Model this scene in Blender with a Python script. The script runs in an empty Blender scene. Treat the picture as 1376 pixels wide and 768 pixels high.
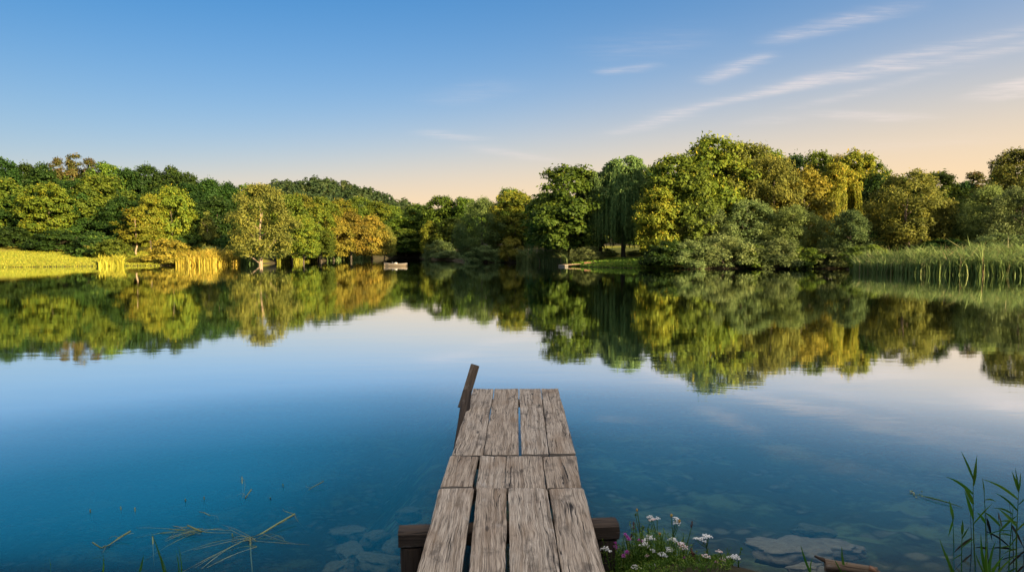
import bpy, bmesh, math, random
import numpy as np
from mathutils import Vector, noise as mnoise
R = math.radians
random.seed(7); rng = np.random.default_rng(7)
sc = bpy.context.scene
COL = sc.collection

# ------------------------------------------------------------------ camera
H = 2.2
F = 917.0                       # focal length in photo pixels (1376 wide)
PITCH = math.atan(52/F)
cam = bpy.data.cameras.new('camera'); co = bpy.data.objects.new('camera', cam); COL.objects.link(co)
cam.sensor_width = 36; cam.lens = 36*F/1376; cam.clip_end = 5000; cam.clip_start = 0.05
co.location = (0, 0, H); co.rotation_euler = (math.pi/2-PITCH, 0, 0)
sc.camera = co
cp, sp = math.cos(PITCH), math.sin(PITCH)
def ray(u, v):
    a, b = (u-688)/F, (384-v)/F
    return Vector((a, cp+b*sp, -sp+b*cp))
def at(u, v, Y):
    d = ray(u, v); return Vector((0, 0, H))+d*(Y/d.y)
def onz(u, v, z=0.0):
    d = ray(u, v); return Vector((0, 0, H))+d*((z-H)/d.z)

# ------------------------------------------------------------------ helpers
def tag(o, label=None, cat=None, group=None, kind=None):
    if label: o['label'] = label
    if cat: o['category'] = cat
    if group: o['group'] = group
    if kind: o['kind'] = kind
    return o
def empty(name, loc=(0, 0, 0), rz=0.0):
    o = bpy.data.objects.new(name, None); COL.objects.link(o)
    o.location = loc; o.rotation_euler = (0, 0, rz); o.empty_display_size = .2
    return o
def link(name, me, parent=None, loc=None):
    o = bpy.data.objects.new(name, me); COL.objects.link(o)
    if parent is not None: o.parent = parent
    if loc is not None: o.location = loc
    return o
def mesh_np(name, V, faces, mat, smooth=False, fattr=None):
    """V (n,3); faces (m,4) or (m,3) int array or python list of lists"""
    me = bpy.data.meshes.new(name)
    V = np.asarray(V, dtype=np.float32)
    if isinstance(faces, np.ndarray):
        m, k = faces.shape
        me.vertices.add(len(V)); me.vertices.foreach_set('co', V.ravel())
        me.loops.add(m*k); me.loops.foreach_set('vertex_index', faces.astype(np.int32).ravel())
        me.polygons.add(m); me.polygons.foreach_set('loop_start', np.arange(0, m*k, k, dtype=np.int32))
        me.polygons.foreach_set('loop_total', np.full(m, k, dtype=np.int32))
        me.update(calc_edges=True)
    else:
        me.from_pydata([tuple(map(float, p)) for p in V], [], faces)
    if fattr is not None:
        for k_, arr in fattr.items():
            a = me.attributes.new(k_, 'FLOAT', 'FACE'); a.data.foreach_set('value', np.asarray(arr, dtype=np.float32))
    if smooth: me.polygons.foreach_set('use_smooth', np.ones(len(me.polygons), dtype=bool))
    if mat: me.materials.append(mat)
    me.validate(); me.update()
    return me
class Geo:
    def __init__(s): s.v = []; s.f = []; s.t = []
    def add(s, vs, fs, t=0.5):
        b = len(s.v); s.v += [tuple(p) for p in vs]; s.f += [[b+i for i in f] for f in fs]; s.t += [t]*len(fs)
    def tube(s, path, radii, n=8, t=0.5, wob=0.0):
        path = [Vector(p) for p in path]; vs = []; fs = []
        ref = Vector((0.3, 0.9, 0.1))
        for i, p in enumerate(path):
            d = (path[min(i+1, len(path)-1)]-path[max(i-1, 0)]).normalized()
            a = d.cross(ref)
            if a.length < 1e-3: a = d.cross(Vector((1, 0, 0)))
            a.normalize(); b = d.cross(a)
            for k in range(n):
                ang = 2*math.pi*k/n
                r = radii[i]*(1+wob*mnoise.noise(Vector((math.cos(ang)*1.5, math.sin(ang)*1.5, i*.7+p.x))))
                vs.append(p+a*math.cos(ang)*r+b*math.sin(ang)*r)
        for i in range(len(path)-1):
            for k in range(n):
                fs.append([i*n+k, i*n+(k+1) % n, (i+1)*n+(k+1) % n, (i+1)*n+k])
        fs.append(list(range(n-1, -1, -1))); fs.append([(len(path)-1)*n+k for k in range(n)])
        s.add(vs, fs, t)
    def blade(s, path, widths, side, t=0.5, fold=0.0):
        """flat tapering leaf strip along a path; fold lifts its two edges"""
        path = [Vector(p) for p in path]; vs = []; fs = []
        n = len(path)
        for i, p in enumerate(path):
            d = (path[min(i+1, n-1)]-path[max(i-1, 0)]).normalized()
            w = (Vector(side)-d*d.dot(Vector(side))).normalized()
            nn = d.cross(w)
            vs += [p-w*widths[i]*.5+nn*fold*widths[i], p, p+w*widths[i]*.5+nn*fold*widths[i]]
        for i in range(n-1):
            fs += [[3*i, 3*i+1, 3*i+4, 3*i+3], [3*i+1, 3*i+2, 3*i+5, 3*i+4]]
        s.add(vs, fs, t)
    def box(s, c, d, rz=0.0, t=0.5):
        cx, cy, cz = c; hx, hy, hz = d[0]/2, d[1]/2, d[2]/2
        co_, si = math.cos(rz), math.sin(rz); vs = []
        for z in (-hz, hz):
            for x, y in ((-hx, -hy), (hx, -hy), (hx, hy), (-hx, hy)):
                vs.append((cx+x*co_-y*si, cy+x*si+y*co_, cz+z))
        s.add(vs, [[3, 2, 1, 0], [4, 5, 6, 7], [0, 1, 5, 4], [1, 2, 6, 5], [2, 3, 7, 6], [3, 0, 4, 7]], t)
    def ball(s, c, r, n=6, m=4, sq=1.0, t=0.5):
        vs = [(c[0], c[1], c[2]+r*sq)]; fs = []
        for j in range(1, m):
            th = math.pi*j/m
            for k in range(n):
                ph = 2*math.pi*k/n
                vs.append((c[0]+r*math.sin(th)*math.cos(ph), c[1]+r*math.sin(th)*math.sin(ph), c[2]+r*sq*math.cos(th)))
        vs.append((c[0], c[1], c[2]-r*sq)); last = len(vs)-1
        for k in range(n): fs.append([0, 1+k, 1+(k+1) % n])
        for j in range(m-2):
            for k in range(n):
                a = 1+j*n; fs.append([a+k, a+n+k, a+n+(k+1) % n, a+(k+1) % n])
        a = 1+(m-2)*n
        for k in range(n): fs.append([a+k, last, a+(k+1) % n])
        s.add(vs, fs, t)
    def mesh(s, name, mat, smooth=False):
        return mesh_np(name, s.v, s.f, mat, smooth, {'tint': s.t})
    def build(s, name, mat, parent=None, smooth=False, loc=None):
        return link(name, s.mesh(name, mat, smooth), parent, loc)

# ------------------------------------------------------------------ materials
class NT:
    def __init__(s, tree): s.t = tree; s.t.nodes.clear()
    def n(s, kind, **kw):
        x = s.t.nodes.new('ShaderNode'+kind)
        for k, v in kw.items():
            if k == 'inp':
                for a, b in v.items():
                    if hasattr(b, 'is_output'): s.t.links.new(b, x.inputs[a])
                    else: x.inputs[a].default_value = b
            else: setattr(x, k, v)
        return x
    def math(s, op, a, b=None, c=None, clamp=False):
        x = s.n('Math', operation=op, use_clamp=clamp)
        for i, q in enumerate((a, b, c)):
            if q is None: continue
            if hasattr(q, 'is_output'): s.t.links.new(q, x.inputs[i])
            else: x.inputs[i].default_value = q
        return x.outputs[0]
    def mix(s, f, a, b, mode='MIX'):
        x = s.n('Mix', data_type='RGBA', blend_type=mode)
        for i, q in ((0, f), (6, a), (7, b)):
            if hasattr(q, 'is_output'): s.t.links.new(q, x.inputs[i])
            else: x.inputs[i].default_value = q if i == 0 else (*q, 1)
        return x.outputs[2]
    def ramp(s, f, stops, interp='LINEAR'):
        x = s.n('ValToRGB'); r = x.color_ramp; r.interpolation = interp
        while len(r.elements) < len(stops): r.elements.new(0.5)
        for e, (p, c) in zip(r.elements, stops):
            e.position = p; e.color = (*c, 1) if len(c) == 3 else c
        s.t.links.new(f, x.inputs[0]); return x.outputs[0]
    def noise(s, vec, scale, detail=4, rough=.55, dist=0.0):
        x = s.n('TexNoise', inp={'Scale': scale, 'Detail': detail, 'Roughness': rough, 'Distortion': dist})
        if vec is not None: s.t.links.new(vec, x.inputs['Vector'])
        return x.outputs['Fac']
    def mapping(s, vec, scale=(1, 1, 1), rot=(0, 0, 0), loc=(0, 0, 0)):
        return s.n('Mapping', inp={'Vector': vec, 'Scale': scale, 'Rotation': rot, 'Location': loc}).outputs[0]
    def sstep(s, v, a, b):
        x = s.n('MapRange', interpolation_type='SMOOTHSTEP', inp={0: v, 1: a, 2: b, 3: 0.0, 4: 1.0}); return x.outputs[0]
    def out(s, surf=None, vol=None):
        o = s.n('OutputMaterial')
        if surf is not None: s.t.links.new(surf, o.inputs['Surface'])
        if vol is not None: s.t.links.new(vol, o.inputs['Volume'])
def new_mat(name):
    m = bpy.data.materials.new(name); m.use_nodes = True; return m, NT(m.node_tree)

def leaf_mat(name, stops, trans=.42, hue=.02, val=.25, rough=.6, spec=.15):
    m, t = new_mat(name)
    a = t.n('Attribute', attribute_name='tint').outputs['Fac']
    c = t.ramp(a, stops)
    oi = t.n('ObjectInfo').outputs['Random']
    hs = t.n('HueSaturation', inp={'Color': c, 'Saturation': 1.0})
    t.t.links.new(t.math('MULTIPLY_ADD', oi, hue*2, .5-hue), hs.inputs['Hue'])
    r2 = t.math('FRACT', t.math('MULTIPLY', oi, 7.31))
    t.t.links.new(t.math('MULTIPLY_ADD', r2, val*2, 1-val), hs.inputs['Value'])
    p = t.n('BsdfPrincipled', inp={'Base Color': hs.outputs[0], 'Roughness': rough, 'Specular IOR Level': spec})
    tr = t.n('BsdfTranslucent', inp={'Color': hs.outputs[0]})
    mx = t.n('MixShader', inp={0: trans, 1: p.outputs[0], 2: tr.outputs[0]})
    t.out(mx.outputs[0]); return m
M = {}
M['dark'] = leaf_mat('leaf_dark_green', [(0, (.012, .030, .006)), (.55, (.026, .060, .010)), (.9, (.06, .11, .016)), (1, (.11, .15, .025))])  # dark green leaf, albedo lowered further to stand in for shade in the wood
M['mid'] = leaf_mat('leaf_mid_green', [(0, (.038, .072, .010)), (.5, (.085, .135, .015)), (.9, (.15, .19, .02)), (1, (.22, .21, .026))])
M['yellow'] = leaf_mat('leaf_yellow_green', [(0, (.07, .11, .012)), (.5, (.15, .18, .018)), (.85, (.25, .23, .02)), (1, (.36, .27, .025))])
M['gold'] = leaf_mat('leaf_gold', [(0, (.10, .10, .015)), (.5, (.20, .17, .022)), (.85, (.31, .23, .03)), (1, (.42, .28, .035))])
M['olive'] = leaf_mat('leaf_olive', [(0, (.075, .092, .02)), (.5, (.15, .16, .03)), (.9, (.24, .225, .035)), (1, (.33, .26, .035))])
M['willow'] = leaf_mat('leaf_willow', [(0, (.07, .11, .03)), (.5, (.125, .185, .048)), (.9, (.19, .25, .065)), (1, (.25, .28, .08))])
M['weepleaf'] = leaf_mat('leaf_weeping_willow', [(0, (.045, .085, .026)), (.5, (.085, .145, .040)), (.9, (.14, .20, .055)), (1, (.2, .22, .05))])  # darker than the other willow leaf, shade on these crowns put into the colour
M['sage'] = leaf_mat('leaf_sage', [(0, (.065, .10, .034)), (.5, (.125, .17, .055)), (.9, (.19, .235, .08)), (1, (.26, .28, .11))])
M['russet'] = leaf_mat('leaf_russet', [(0, (.05, .06, .015)), (.4, (.075, .085, .02)), (.75, (.13, .092, .03)), (1, (.18, .10, .04))])
M['hill'] = leaf_mat('leaf_hill', [(0, (.03, .05, .018)), (.5, (.05, .075, .024)), (1, (.09, .10, .03))])
M['reed'] = leaf_mat('reed_green', [(0, (.06, .10, .025)), (.5, (.11, .18, .05)), (.85, (.19, .24, .08)), (1, (.30, .24, .12))], trans=.25)
M['reedgold'] = leaf_mat('reed_gold', [(0, (.14, .15, .02)), (.5, (.30, .27, .03)), (.9, (.44, .34, .045)), (1, (.5, .37, .08))], trans=.25)
M['grass'] = leaf_mat('grass_blades', [(0, (.09, .13, .014)), (.5, (.18, .19, .02)), (1, (.30, .255, .028))], trans=.25)
M['lawn'] = leaf_mat('lawn_blades', [(0, (.05, .10, .012)), (.5, (.09, .17, .018)), (1, (.17, .22, .03))], trans=.25)
M['bladegreen'] = leaf_mat('blade_green', [(0, (.02, .05, .008)), (.5, (.06, .16, .015)), (.9, (.12, .24, .02)), (1, (.2, .26, .05))], val=.1, rough=.4, spec=.35)
M['herb'] = leaf_mat('herb_green', [(0, (.03, .07, .01)), (.5, (.09, .17, .02)), (.9, (.2, .28, .035)), (1, (.32, .34, .06))], val=.15)
M['deadreed'] = leaf_mat('dead_reed', [(0, (.008, .009, .008)), (.6, (.03, .03, .02)), (1, (.16, .12, .07))], trans=.05)
M['weed'] = leaf_mat('water_weed', [(0, (.05, .085, .03)), (.5, (.14, .19, .07)), (1, (.34, .33, .16))], trans=.1)
def petal(name, c, c2): return leaf_mat(name, [(0, c), (1, c2)], trans=.2, hue=.005, val=.05)
M['white'] = petal('petal_white', (.72, .72, .68), (.85, .84, .82))
M['pinkwhite'] = petal('petal_blush', (.75, .5, .42), (.85, .8, .78))
M['magenta'] = petal('petal_magenta', (.38, .06, .32), (.6, .16, .5))
M['ochre'] = petal('petal_ochre', (.4, .22, .05), (.62, .42, .1))
M['brownseed'] = petal('seed_brown', (.05, .025, .015), (.17, .08, .05))

def bark_mat(name, c1, c2):
    m, t = new_mat(name)
    g = t.n('TexCoord').outputs['Object']
    n = t.noise(t.mapping(g, (6, 6, 1.2)), 2.0, 5)
    c = t.ramp(n, [(.3, c1), (.7, c2)])
    b = t.n('Bump', inp={'Strength': .6, 'Distance': .05, 'Height': n})
    p = t.n('BsdfPrincipled', inp={'Base Color': c, 'Roughness': .9, 'Normal': b.outputs[0]})
    t.out(p.outputs[0]); return m
M['bark'] = bark_mat('bark_dark', (.025, .018, .012), (.09, .07, .05))
M['barkpale'] = bark_mat('bark_pale', (.13, .09, .06), (.30, .22, .15))

def wood_mat(name, light=(.57, .487, .39), dark=(.08, .063, .048), wet=0.0):
    """weathered grey board; attribute gr = (across, along, board number) in metres"""
    m, t = new_mat(name)
    g = t.n('Attribute', attribute_name='gr').outputs['Vector']
    sx = t.n('SeparateXYZ', inp={0: g})
    shift = t.n('CombineXYZ', inp={0: t.math('MULTIPLY', sx.outputs[2], 3.7), 1: t.math('MULTIPLY', sx.outputs[2], 5.3), 2: sx.outputs[2]}).outputs[0]
    q = t.n('VectorMath', operation='ADD', inp={0: g, 1: shift}).outputs[0]
    # grain bends round knots
    w1 = t.noise(t.mapping(q, (5, 1.1, 1)), 1.0, 3)
    w2 = t.noise(t.mapping(q, (14, 5, 1)), 1.0, 2)
    off = t.math('ADD', t.math('MULTIPLY', t.math('SUBTRACT', w1, .5), .07), t.math('MULTIPLY', t.math('SUBTRACT', w2, .5), .022))
    qv = t.n('VectorMath', operation='ADD', inp={0: q, 1: t.n('CombineXYZ', inp={0: off}).outputs[0]}).outputs[0]
    grain = t.noise(t.mapping(qv, (150, 3.0, 1)), 1.0, 5, .65)
    grainf = t.noise(t.mapping(qv, (420, 9.0, 1)), 1.0, 3, .6)
    band = t.noise(t.mapping(qv, (38, .9, 1)), 1.0, 3)
    crack = t.noise(t.mapping(qv, (34, .75, 1), loc=(3, 1, 0)), 1.0, 2, .5)
    cr = t.math('ABSOLUTE', t.math('SUBTRACT', crack, .5))
    gate = t.sstep(t.noise(t.mapping(q, (9, 1.3, 1), loc=(9, 2, 0)), 1.0, 2), .5, .58)
    crackm = t.math('MULTIPLY', t.math('SUBTRACT', 1.0, t.sstep(cr, .004, .016)), gate)
    fib = t.math('MULTIPLY_ADD', grainf, .35, t.math('MULTIPLY', grain, .65))
    c = t.ramp(fib, [(.38, dark), (.49, tuple(.55*a+.45*b for a, b in zip(light, dark))), (.6, light)])
    bandc = t.ramp(band, [(.38, (.52, .47, .42)), (.54, (1, 1, 1))])
    c = t.mix(.8, c, bandc, 'MULTIPLY')
    blot = t.noise(t.mapping(q, (7, 3.2, 1)), 1.0, 6, .65)
    c = t.mix(t.math('MULTIPLY', t.sstep(blot, .52, .68), .75), c, (.075, .062, .05))
    brown = t.noise(t.mapping(q, (3.4, 1.5, 1), loc=(4, 7, 0)), 1.0, 4)
    c = t.mix(t.math('MULTIPLY', t.sstep(brown, .5, .72), .5), c, (.21, .135, .075))
    pale = t.noise(t.mapping(q, (10, 5, 1), loc=(1, 17, 0)), 1.0, 5, .7)
    c = t.mix(t.math('MULTIPLY', t.sstep(pale, .58, .72), .45), c, (.42, .40, .37))
    # knots
    vo = t.n('TexVoronoi', feature='F1', inp={'Vector': t.mapping(q, (6.5, 1.8, .01)), 'Scale': 1.0, 'Randomness': 1.0})
    kn = t.math('SUBTRACT', 1.0, t.sstep(vo.outputs['Distance'], .05, .11))
    c = t.mix(t.math('MULTIPLY', kn, .8), c, (.035, .026, .02))
    c = t.mix(crackm, c, (.012, .01, .009))
    tone = t.math('FRACT', t.math('MULTIPLY', sx.outputs[2], 5.37))
    c = t.mix(t.math('MULTIPLY', tone, .55), c, t.mix(1.0, c, (.74, .66, .58), 'MULTIPLY'))
    if wet: c = t.mix(wet, c, (.012, .011, .01))
    h = t.math('ADD', t.math('MULTIPLY', fib, .0035), t.math('MULTIPLY', crackm, -.009))
    b = t.n('Bump', inp={'Strength': .9, 'Distance': 1.0, 'Height': h})
    p = t.n('BsdfPrincipled', inp={'Base Color': c, 'Roughness': .82, 'Specular IOR Level': .25, 'Normal': b.outputs[0]})
    t.out(p.outputs[0]); return m
M['wood'] = wood_mat('weathered_wood')
M['woodpost'] = wood_mat('post_wood', (.11, .078, .055), (.022, .017, .014), .35)
M['woodpale'] = wood_mat('pale_wood', (.42, .31, .2), (.16, .11, .07))
M['wooddrift'] = wood_mat('driftwood_grey', (.22, .17, .12), (.05, .038, .03))
M['woodbrown'] = wood_mat('brown_wood', (.26, .12, .07), (.07, .035, .025))

def plain(name, c, rough=.6, n=.15, scale=8.0):
    m, t = new_mat(name)
    g = t.n('TexCoord').outputs['Object']
    f = t.noise(g, scale, 5)
    col = t.mix(f, tuple(x*(1-n*2) for x in c), tuple(min(1, x*(1+n*2)) for x in c))
    b = t.n('Bump', inp={'Strength': .3, 'Distance': .01, 'Height': f})
    p = t.n('BsdfPrincipled', inp={'Base Color': col, 'Roughness': rough, 'Normal': b.outputs[0]})
    t.out(p.outputs[0]); return m
M['whitepaint'] = plain('white_paint', (.72, .70, .66))
M['greypaint'] = plain('grey_paint', (.12, .105, .09))
M['palecloth'] = plain('pale_cloth', (.42, .40, .37))
M['darkthing'] = plain('dark_canvas', (.03, .03, .035))
def stone_mat(name, c1, c2, sc_=3.0):
    m, t = new_mat(name)
    g = t.n('TexCoord').outputs['Object']
    a = t.noise(g, sc_, 8, .6); b_ = t.noise(g, sc_*6, 6, .7)
    c = t.ramp(a, [(.3, c1), (.7, c2)])
    c = t.mix(t.math('MULTIPLY', t.sstep(b_, .5, .7), .6), c, tuple(x*.45 for x in c1))
    b = t.n('Bump', inp={'Strength': .7, 'Distance': .03, 'Height': t.math('ADD', a, t.math('MULTIPLY', b_, .3))})
    p = t.n('BsdfPrincipled', inp={'Base Color': c, 'Roughness': .8, 'Normal': b.outputs[0]})
    t.out(p.outputs[0]); return m
M['stone'] = stone_mat('bed_stone', (.15, .12, .085), (.30, .24, .17))
M['stonegreen'] = stone_mat('algae_stone', (.05, .055, .03), (.14, .14, .08), 5)

# ------------------------------------------------------------------ lake outline, ground, water
shore_px = [(-60, 359.5), (0, 359), (60, 358.5), (140, 357.5), (200, 357), (270, 356.5), (330, 355), (380, 353), (440, 350), (490, 347.6),
            (530, 346.5), (562, 346.5), (585, 348.5), (620, 351), (660, 352.5), (700, 353), (745, 355.5), (790, 358.5),
            (850, 360), (910, 361), (1000, 360.5), (1080, 360.5), (1132, 361), (1150, 365), (1230, 367.5), (1310, 369), (1376, 370), (1450, 371.5)]
LAKE = [tuple(onz(u, v).xy) for u, v in shore_px]
LAKE += [(62, 44), (80, 30), (86, 12), (70, 4.5), (30, 3.9), (8, 4.15), (3.4, 4.35), (1.75, 4.45), (1.45, 4.66), (.75, 4.62), (.5, 4.3),
         (-.6, 3.9), (-2.0, 4.25), (-3.2, 4.35), (-6, 4.0), (-20, 3.5), (-60, 6), (-95, 25), (-100, 50), (-82, 66)]
LP = np.array(LAKE)
def sdist(X, Y):
    """signed distance to the shore, positive on land"""
    X = np.asarray(X, float); Y = np.asarray(Y, float)
    best = np.full(X.shape, 1e9); ins = np.zeros(X.shape, bool)
    n = len(LP)
    for i in range(n):
        x1, y1 = LP[i]; x2, y2 = LP[(i+1) % n]
        dx, dy = x2-x1, y2-y1
        tt = np.clip(((X-x1)*dx+(Y-y1)*dy)/(dx*dx+dy*dy), 0, 1)
        best = np.minimum(best, (X-x1-tt*dx)**2+(Y-y1-tt*dy)**2)
        c = ((y1 > Y) != (y2 > Y)) & (X < (x2-x1)*(Y-y1)/((y2-y1) if abs(y2-y1) > 1e-9 else 1e-9)+x1)
        ins ^= c
    d = np.sqrt(best); return np.where(ins, -d, d)
def wav(X, Y, s, p): return np.sin(X*s+p)*np.cos(Y*s*1.13+p*2.1)+.5*np.sin(X*s*2.3+1.3*p+Y*s*1.7)
def height(X, Y):
    X = np.asarray(X, float); Y = np.asarray(Y, float)
    d = sdist(X, Y)
    land = np.clip(d, 0, None)
    h = .26*(1-np.exp(-land/.5))+1.25*(1-np.exp(-land/14))+.012*land
    h += np.minimum(land, 30)/30*.35*wav(X, Y, .13, 1.0)
    lf = np.exp(-((X+75)/55)**2)*np.clip((Y-88)/50, 0, 1)          # rising ground under the left forest
    h += 5.5*lf*np.minimum(land, 25)/25
    h += 17*np.exp(-((X+108)/46)**2-((Y-365)/80)**2)               # far wooded hill
    h += 4*np.exp(-((X+80)/60)**2-((Y-330)/70)**2)
    h += np.clip((np.hypot(X, Y)-500)/1000, 0, 1)*12
    dep = np.clip(-d, 0, None)
    bed = -(.10*(1-np.exp(-dep/.3))+1.05*(1-np.exp(-dep/3.0))+2.6*(1-np.exp(-dep/20)))
    bed -= 1.6*np.clip((-X-1.5)/1.5, 0, 1)*(1-np.exp(-np.clip(dep-.1, 0, None)/.7))*np.exp(-np.clip(dep-12, 0, None)/10)
    bed += np.minimum(dep, 2)/2*.07*wav(X, Y, 2.1, .4)+np.minimum(dep, 2)/2*.03*wav(X, Y, 6.3, 2.2)
    return np.where(d > 0, h, np.minimum(bed, -.012))
def hz(x, y): return float(height(np.array([x]), np.array([y]))[0])
def axis(a, smax, n): return a*np.sinh(np.linspace(-math.asinh(smax/a), math.asinh(smax/a), n))
def sheet(xs, ys, z):
    nx, ny = len(xs), len(ys)
    X, Y = np.meshgrid(xs, ys); Z = z(X, Y)
    V = np.stack([X, Y, Z], -1).reshape(-1, 3)
    i = np.arange(nx-1)[None, :]+np.arange(ny-1)[:, None]*nx
    Fc = np.stack([i, i+1, i+1+nx, i+nx], -1).reshape(-1, 4)
    return V, Fc
xs = axis(9.0, 2000, 520); ys = axis(9.0, 2000, 520)+5
V, Fc = sheet(xs, ys, height)

def ground_mat():
    m, t = new_mat('ground')
    pos = t.n('NewGeometry').outputs['Position']
    s = t.n('SeparateXYZ', inp={0: pos})
    z = s.outputs[2]
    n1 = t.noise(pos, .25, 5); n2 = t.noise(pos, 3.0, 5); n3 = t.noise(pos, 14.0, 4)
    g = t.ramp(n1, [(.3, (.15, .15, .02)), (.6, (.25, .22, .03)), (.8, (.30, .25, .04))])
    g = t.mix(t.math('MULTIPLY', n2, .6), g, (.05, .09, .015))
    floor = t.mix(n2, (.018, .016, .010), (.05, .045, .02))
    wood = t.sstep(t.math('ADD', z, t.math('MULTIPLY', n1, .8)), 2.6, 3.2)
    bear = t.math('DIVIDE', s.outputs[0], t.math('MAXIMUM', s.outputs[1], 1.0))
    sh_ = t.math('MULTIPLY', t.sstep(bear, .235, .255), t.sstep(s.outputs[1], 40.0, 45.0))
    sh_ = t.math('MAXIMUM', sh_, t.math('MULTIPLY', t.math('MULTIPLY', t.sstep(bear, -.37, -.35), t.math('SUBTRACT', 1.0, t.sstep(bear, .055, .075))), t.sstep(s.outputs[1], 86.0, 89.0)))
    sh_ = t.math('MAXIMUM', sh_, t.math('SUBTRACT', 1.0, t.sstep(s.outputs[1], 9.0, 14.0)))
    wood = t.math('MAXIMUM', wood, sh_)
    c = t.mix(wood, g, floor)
    mud = t.mix(n3, (.02, .016, .011), (.06, .048, .03))
    c = t.mix(t.sstep(t.math('ADD', z, t.math('MULTIPLY', n2, .1)), .08, .24), mud, c)
    # lake bed: silt, algae patches and pebbles
    vo = t.n('TexVoronoi', feature='F1', inp={'Vector': pos, 'Scale': 4.5, 'Randomness': 1.0})
    peb = t.ramp(t.n('SeparateColor', inp={0: vo.outputs['Color']}).outputs[0], [(0, (.09, .09, .06)), (1, (.22, .20, .13))])
    edge = t.sstep(vo.outputs['Distance'], .25, .6)
    peb = t.mix(edge, peb, (.05, .05, .035))
    bedc = t.mix(t.sstep(t.noise(pos, 1.1, 5), .45, .6), (.07, .08, .05), peb)
    alg = t.sstep(t.noise(pos, .9, 6, .65), .5, .66)
    bedc = t.mix(t.math('MULTIPLY', alg, .8), bedc, (.20, .26, .12))
    c = t.mix(t.sstep(z, -.06, .01), bedc, c)
    b = t.n('Bump', inp={'Strength': .8, 'Distance': .12, 'Height': t.math('ADD', n2, t.math('MULTIPLY', n3, .4))})
    p = t.n('BsdfPrincipled', inp={'Base Color': c, 'Roughness': .95, 'Specular IOR Level': .1, 'Normal': b.outputs[0]})
    t.out(p.outputs[0]); return m
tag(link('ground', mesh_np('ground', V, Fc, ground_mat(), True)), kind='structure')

def water_mat():
    m, t = new_mat('lake_water')
    pos = t.n('NewGeometry').outputs['Position']
    # long flat ripples plus patches of calmer water
    r1 = t.noise(t.mapping(pos, (.9, 2.4, 1), rot=(0, 0, R(6))), 1.0, 3, .5)
    r2 = t.noise(t.mapping(pos, (3.2, 8.5, 1), rot=(0, 0, R(-5))), 1.0, 2, .5)
    r3 = t.noise(t.mapping(pos, (.12, .3, 1)), 1.0, 2)
    patch = t.math('MULTIPLY_ADD', t.noise(t.mapping(pos, (.05, .14, 1)), 1.0, 3), 1.4, .2)
    h = t.math('ADD', t.math('MULTIPLY', r1, .010), t.math('MULTIPLY', r2, .0016))
    h = t.math('ADD', t.math('MULTIPLY', h, patch), t.math('MULTIPLY', r3, .02))
    b = t.n('Bump', inp={'Strength': 1.0, 'Distance': WAVE, 'Height': h})
    fr = t.n('Fresnel', inp={'IOR': 1.333})
    gl = t.n('BsdfGlossy', inp={'Color': (.96, .98, 1.0, 1), 'Roughness': .03, 'Normal': b.outputs[0]})
    dep = t.n('Attribute', attribute_name='depth').outputs['Fac']
    fac = t.math('SUBTRACT', 1.0, t.math('POWER', 2.718, t.math('MULTIPLY', dep, -TURB)))
    body = t.n('BsdfDiffuse', inp={'Color': (*BODY, 1)})
    tr = t.n('BsdfTransparent', inp={'Color': (.88, .97, .97, 1)})
    under = t.n('MixShader', inp={0: fac, 1: tr.outputs[0], 2: body.outputs[0]})
    refl = t.ramp(fr.outputs[0], [(0, (0, 0, 0)), (.13, (.065,)*3), (.195, (.17,)*3), (.27, (.53,)*3), (.315, (.87,)*3), (.37, (.98,)*3), (.46, (1,)*3), (1, (1, 1, 1))])
    s = t.n('MixShader', inp={0: refl, 1: under.outputs[0], 2: gl.outputs[0]})
    va = t.n('VolumeAbsorption', inp={'Color': (.25, .75, .85, 1), 'Density': .55})
    t.out(s.outputs[0], va.outputs[0] if ABSORB else None); return m
WAVE, TURB, BODY, ABSORB = .14, .55, (.0, .18, .32), False
wx = axis(9.0, 160, 200); wy = axis(9.0, 170, 200)+5
V, Fc = sheet(wx, wy, lambda X, Y: X*0)
wm = mesh_np('water', V, Fc, None, True)
dpt = np.clip(-height(V[:, 0], V[:, 1]), 0, None)
a = wm.attributes.new('depth', 'FLOAT', 'POINT'); a.data.foreach_set('value', dpt.astype(np.float32))
wm.materials.append(water_mat())
tag(link('water', wm), kind='structure')

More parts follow.
